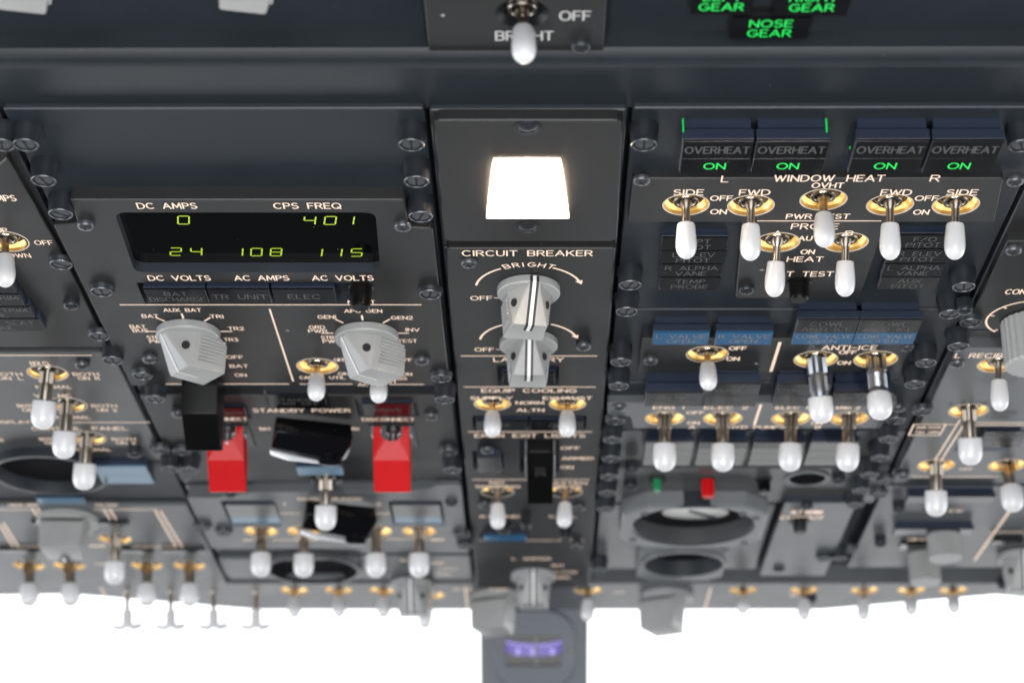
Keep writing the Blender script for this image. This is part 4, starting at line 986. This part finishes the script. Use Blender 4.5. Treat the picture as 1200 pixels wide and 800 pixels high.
# ================================================================== forward strip with the lighting switches
yA, yB = Y(683, 3), Y(714, 3)
thing('control_panel', -10, (yA + yB) / 2, 'long forward strip of small lighting switches along the windshield edge', 'control panel', 'control panels of the overhead')
out = [P(x, y, 3) for x, y in ((-60, 683), (1260, 683), (1260, 706), (1168, 696.5), (962, 714), (300, 714), (85, 696), (-60, 698))]
out2 = [(p.x, p.y) for p in out]
STR = [(345, 691), (397, 691), (449, 691), (505, 697), (689, 691), (871, 691), (942, 691), (1013, 691), (1068, 691), (1117, 691)]
light_plate(out2, -9, 3, [bore_hole(x, y, 3, 8) for x, y in STR], 'plate_grey', .6, .5, 'strip_plate', True, 'plate_grey')
for (x, y), (tx, ty) in zip(STR, ((345, 722), (397.5, 721), (449.5, 722), (496, 738), (689, 727), (871, 717), (942, 725), (1012, 725), (1068, 719), (1118, 716))):
    toggle(x, y, tx, ty, 3, 'thin', up=(ty < 724), bore=8.1)
for x in (149, 200, 250, 300): toggle(x, 693, x, 735, 3, 'wing', glow=False, bore=5.6)
for l in ([(118, 688), (124, 699)], [(545, 688), (548, 712)], [(833, 688), (826, 712)]): rule(l, 3, 1.0)
txt('ANTI COLL', 530, 556, 690, 3, 3); txt('LOGO', 719, 732, 693, 3, 3); txt('WING', 926, 936, 697, 3, 3)
screw(1176, 689, 3, 2.2, 'screw_dark', post=2); screw(951, 706, 3, 2.2, 'screw_dark', post=2)
for kx, ky, an, lab in ((583, 697, 20, 'grey pointer knob overlapping the left edge of the compass post'), (781, 696, 28, 'grey pointer knob hanging alone against the white right windshield')):
    c = P(kx, ky, 3); thing('rotary_knob', c.x, c.y, lab, 'knob', 'grey knobs on the forward strip'); pointer_knob(kx, ky, 3, 180 + an, H_=20, s=1.25)
# ================================================================== windshield centre post and compass
pd = 1345.0; pc = Wd(626, 760, pd); s_ = pd / F
o = bpy.data.objects.new('window_post', None); COL.objects.link(o); o.location = pc; o['kind'] = 'structure'
def wpart(name, mb, mats, loc=(0, 0, 0), parent=None, smooth=False, rot=(PI / 2, 0, 0)):
    p = bpy.data.objects.new(name, mb.mesh(name, mats, smooth)); COL.objects.link(p); p.parent = parent or o; p.location = Vector(loc) * K; p.rotation_euler = rot; return p
hw = 64 * s_
wpart('post_face', plate_mb([(-hw + 1.5, -180), (hw - 1.5, -180), (hw, 70), (-hw, 70)], [], -40, 0, 1.5), ['post_paint', 'post_paint'])
thing_ = bpy.data.objects.new('standby_compass', None); COL.objects.link(thing_); thing_.location = pc
tag(thing_, 'magnetic compass with a purple lit card set in the windshield post', 'compass')
ringr = 50 * s_
wpart('compass_bezel', plate_mb(rounded([(-ringr, -ringr * .95), (ringr, -ringr * .95), (ringr, ringr * .95), (-ringr, ringr * .95)], ringr * .9, 10), [rounded([(-34 * s_, -19 * s_), (32 * s_, -19 * s_), (32 * s_, 17 * s_), (-34 * s_, 17 * s_)], 2, 3)], 0, 3, 1.2), ['post_paint', 'black'], parent=thing_)
wpart('compass_well', MB().box(-36 * s_, 34 * s_, -20 * s_, 18 * s_, -6, .4), ['black'], parent=thing_)
cardr = 36 * s_; mbc = MB(); n = 22; vs = []
for i in range(n + 1):
    t = math.radians(-62 + 124 * i / n); x = cardr * math.sin(t) * 1.03; zz = cardr * (math.cos(t) - 1) * .12; dy = (1 - math.cos(t)) * 4.5
    vs += [(x, -4.5 + dy, 1.7 + zz), (x, 4.0 + dy, 1.7 + zz)]
mbc.add(vs, [(2 * i, 2 * i + 2, 2 * i + 3, 2 * i + 1) for i in range(n)])
wpart('compass_card', mbc, ['compass_card'], parent=thing_)
for i in range(25):
    t = math.radians(-60 + 5 * i); x = cardr * math.sin(t) * 1.03; dy = (1 - math.cos(t)) * 4.5; lg = 2.2 if i % 2 == 0 else 1.4
    wpart('card_mark', MB().box(-.22, .22, -lg, 0, 0, .15), ['compass_mark'], (x, -2.0 - 0.0, 4.0 + dy - .3), parent=thing_)
for x in (-11, -1.5, 12): wpart('card_numeral', text_mb('3' if x != 12 else '0', 3.4, 2.2, .8), ['compass_mark'], (x, -2.1, -1.4), parent=thing_)
wpart('lubber_line', MB().box(-.8, .8, -10, 9, 2.2, 2.6), ['plate_grey'], (2 * s_, 0, 0), parent=thing_)
for x in (-44, 44):
    wpart('bezel_screw', MB().lathe([(2.2, 0), (1.9, .6), (.3, .6)], 14), ['plate_mid'], (x * s_, -3, 0), parent=thing_)
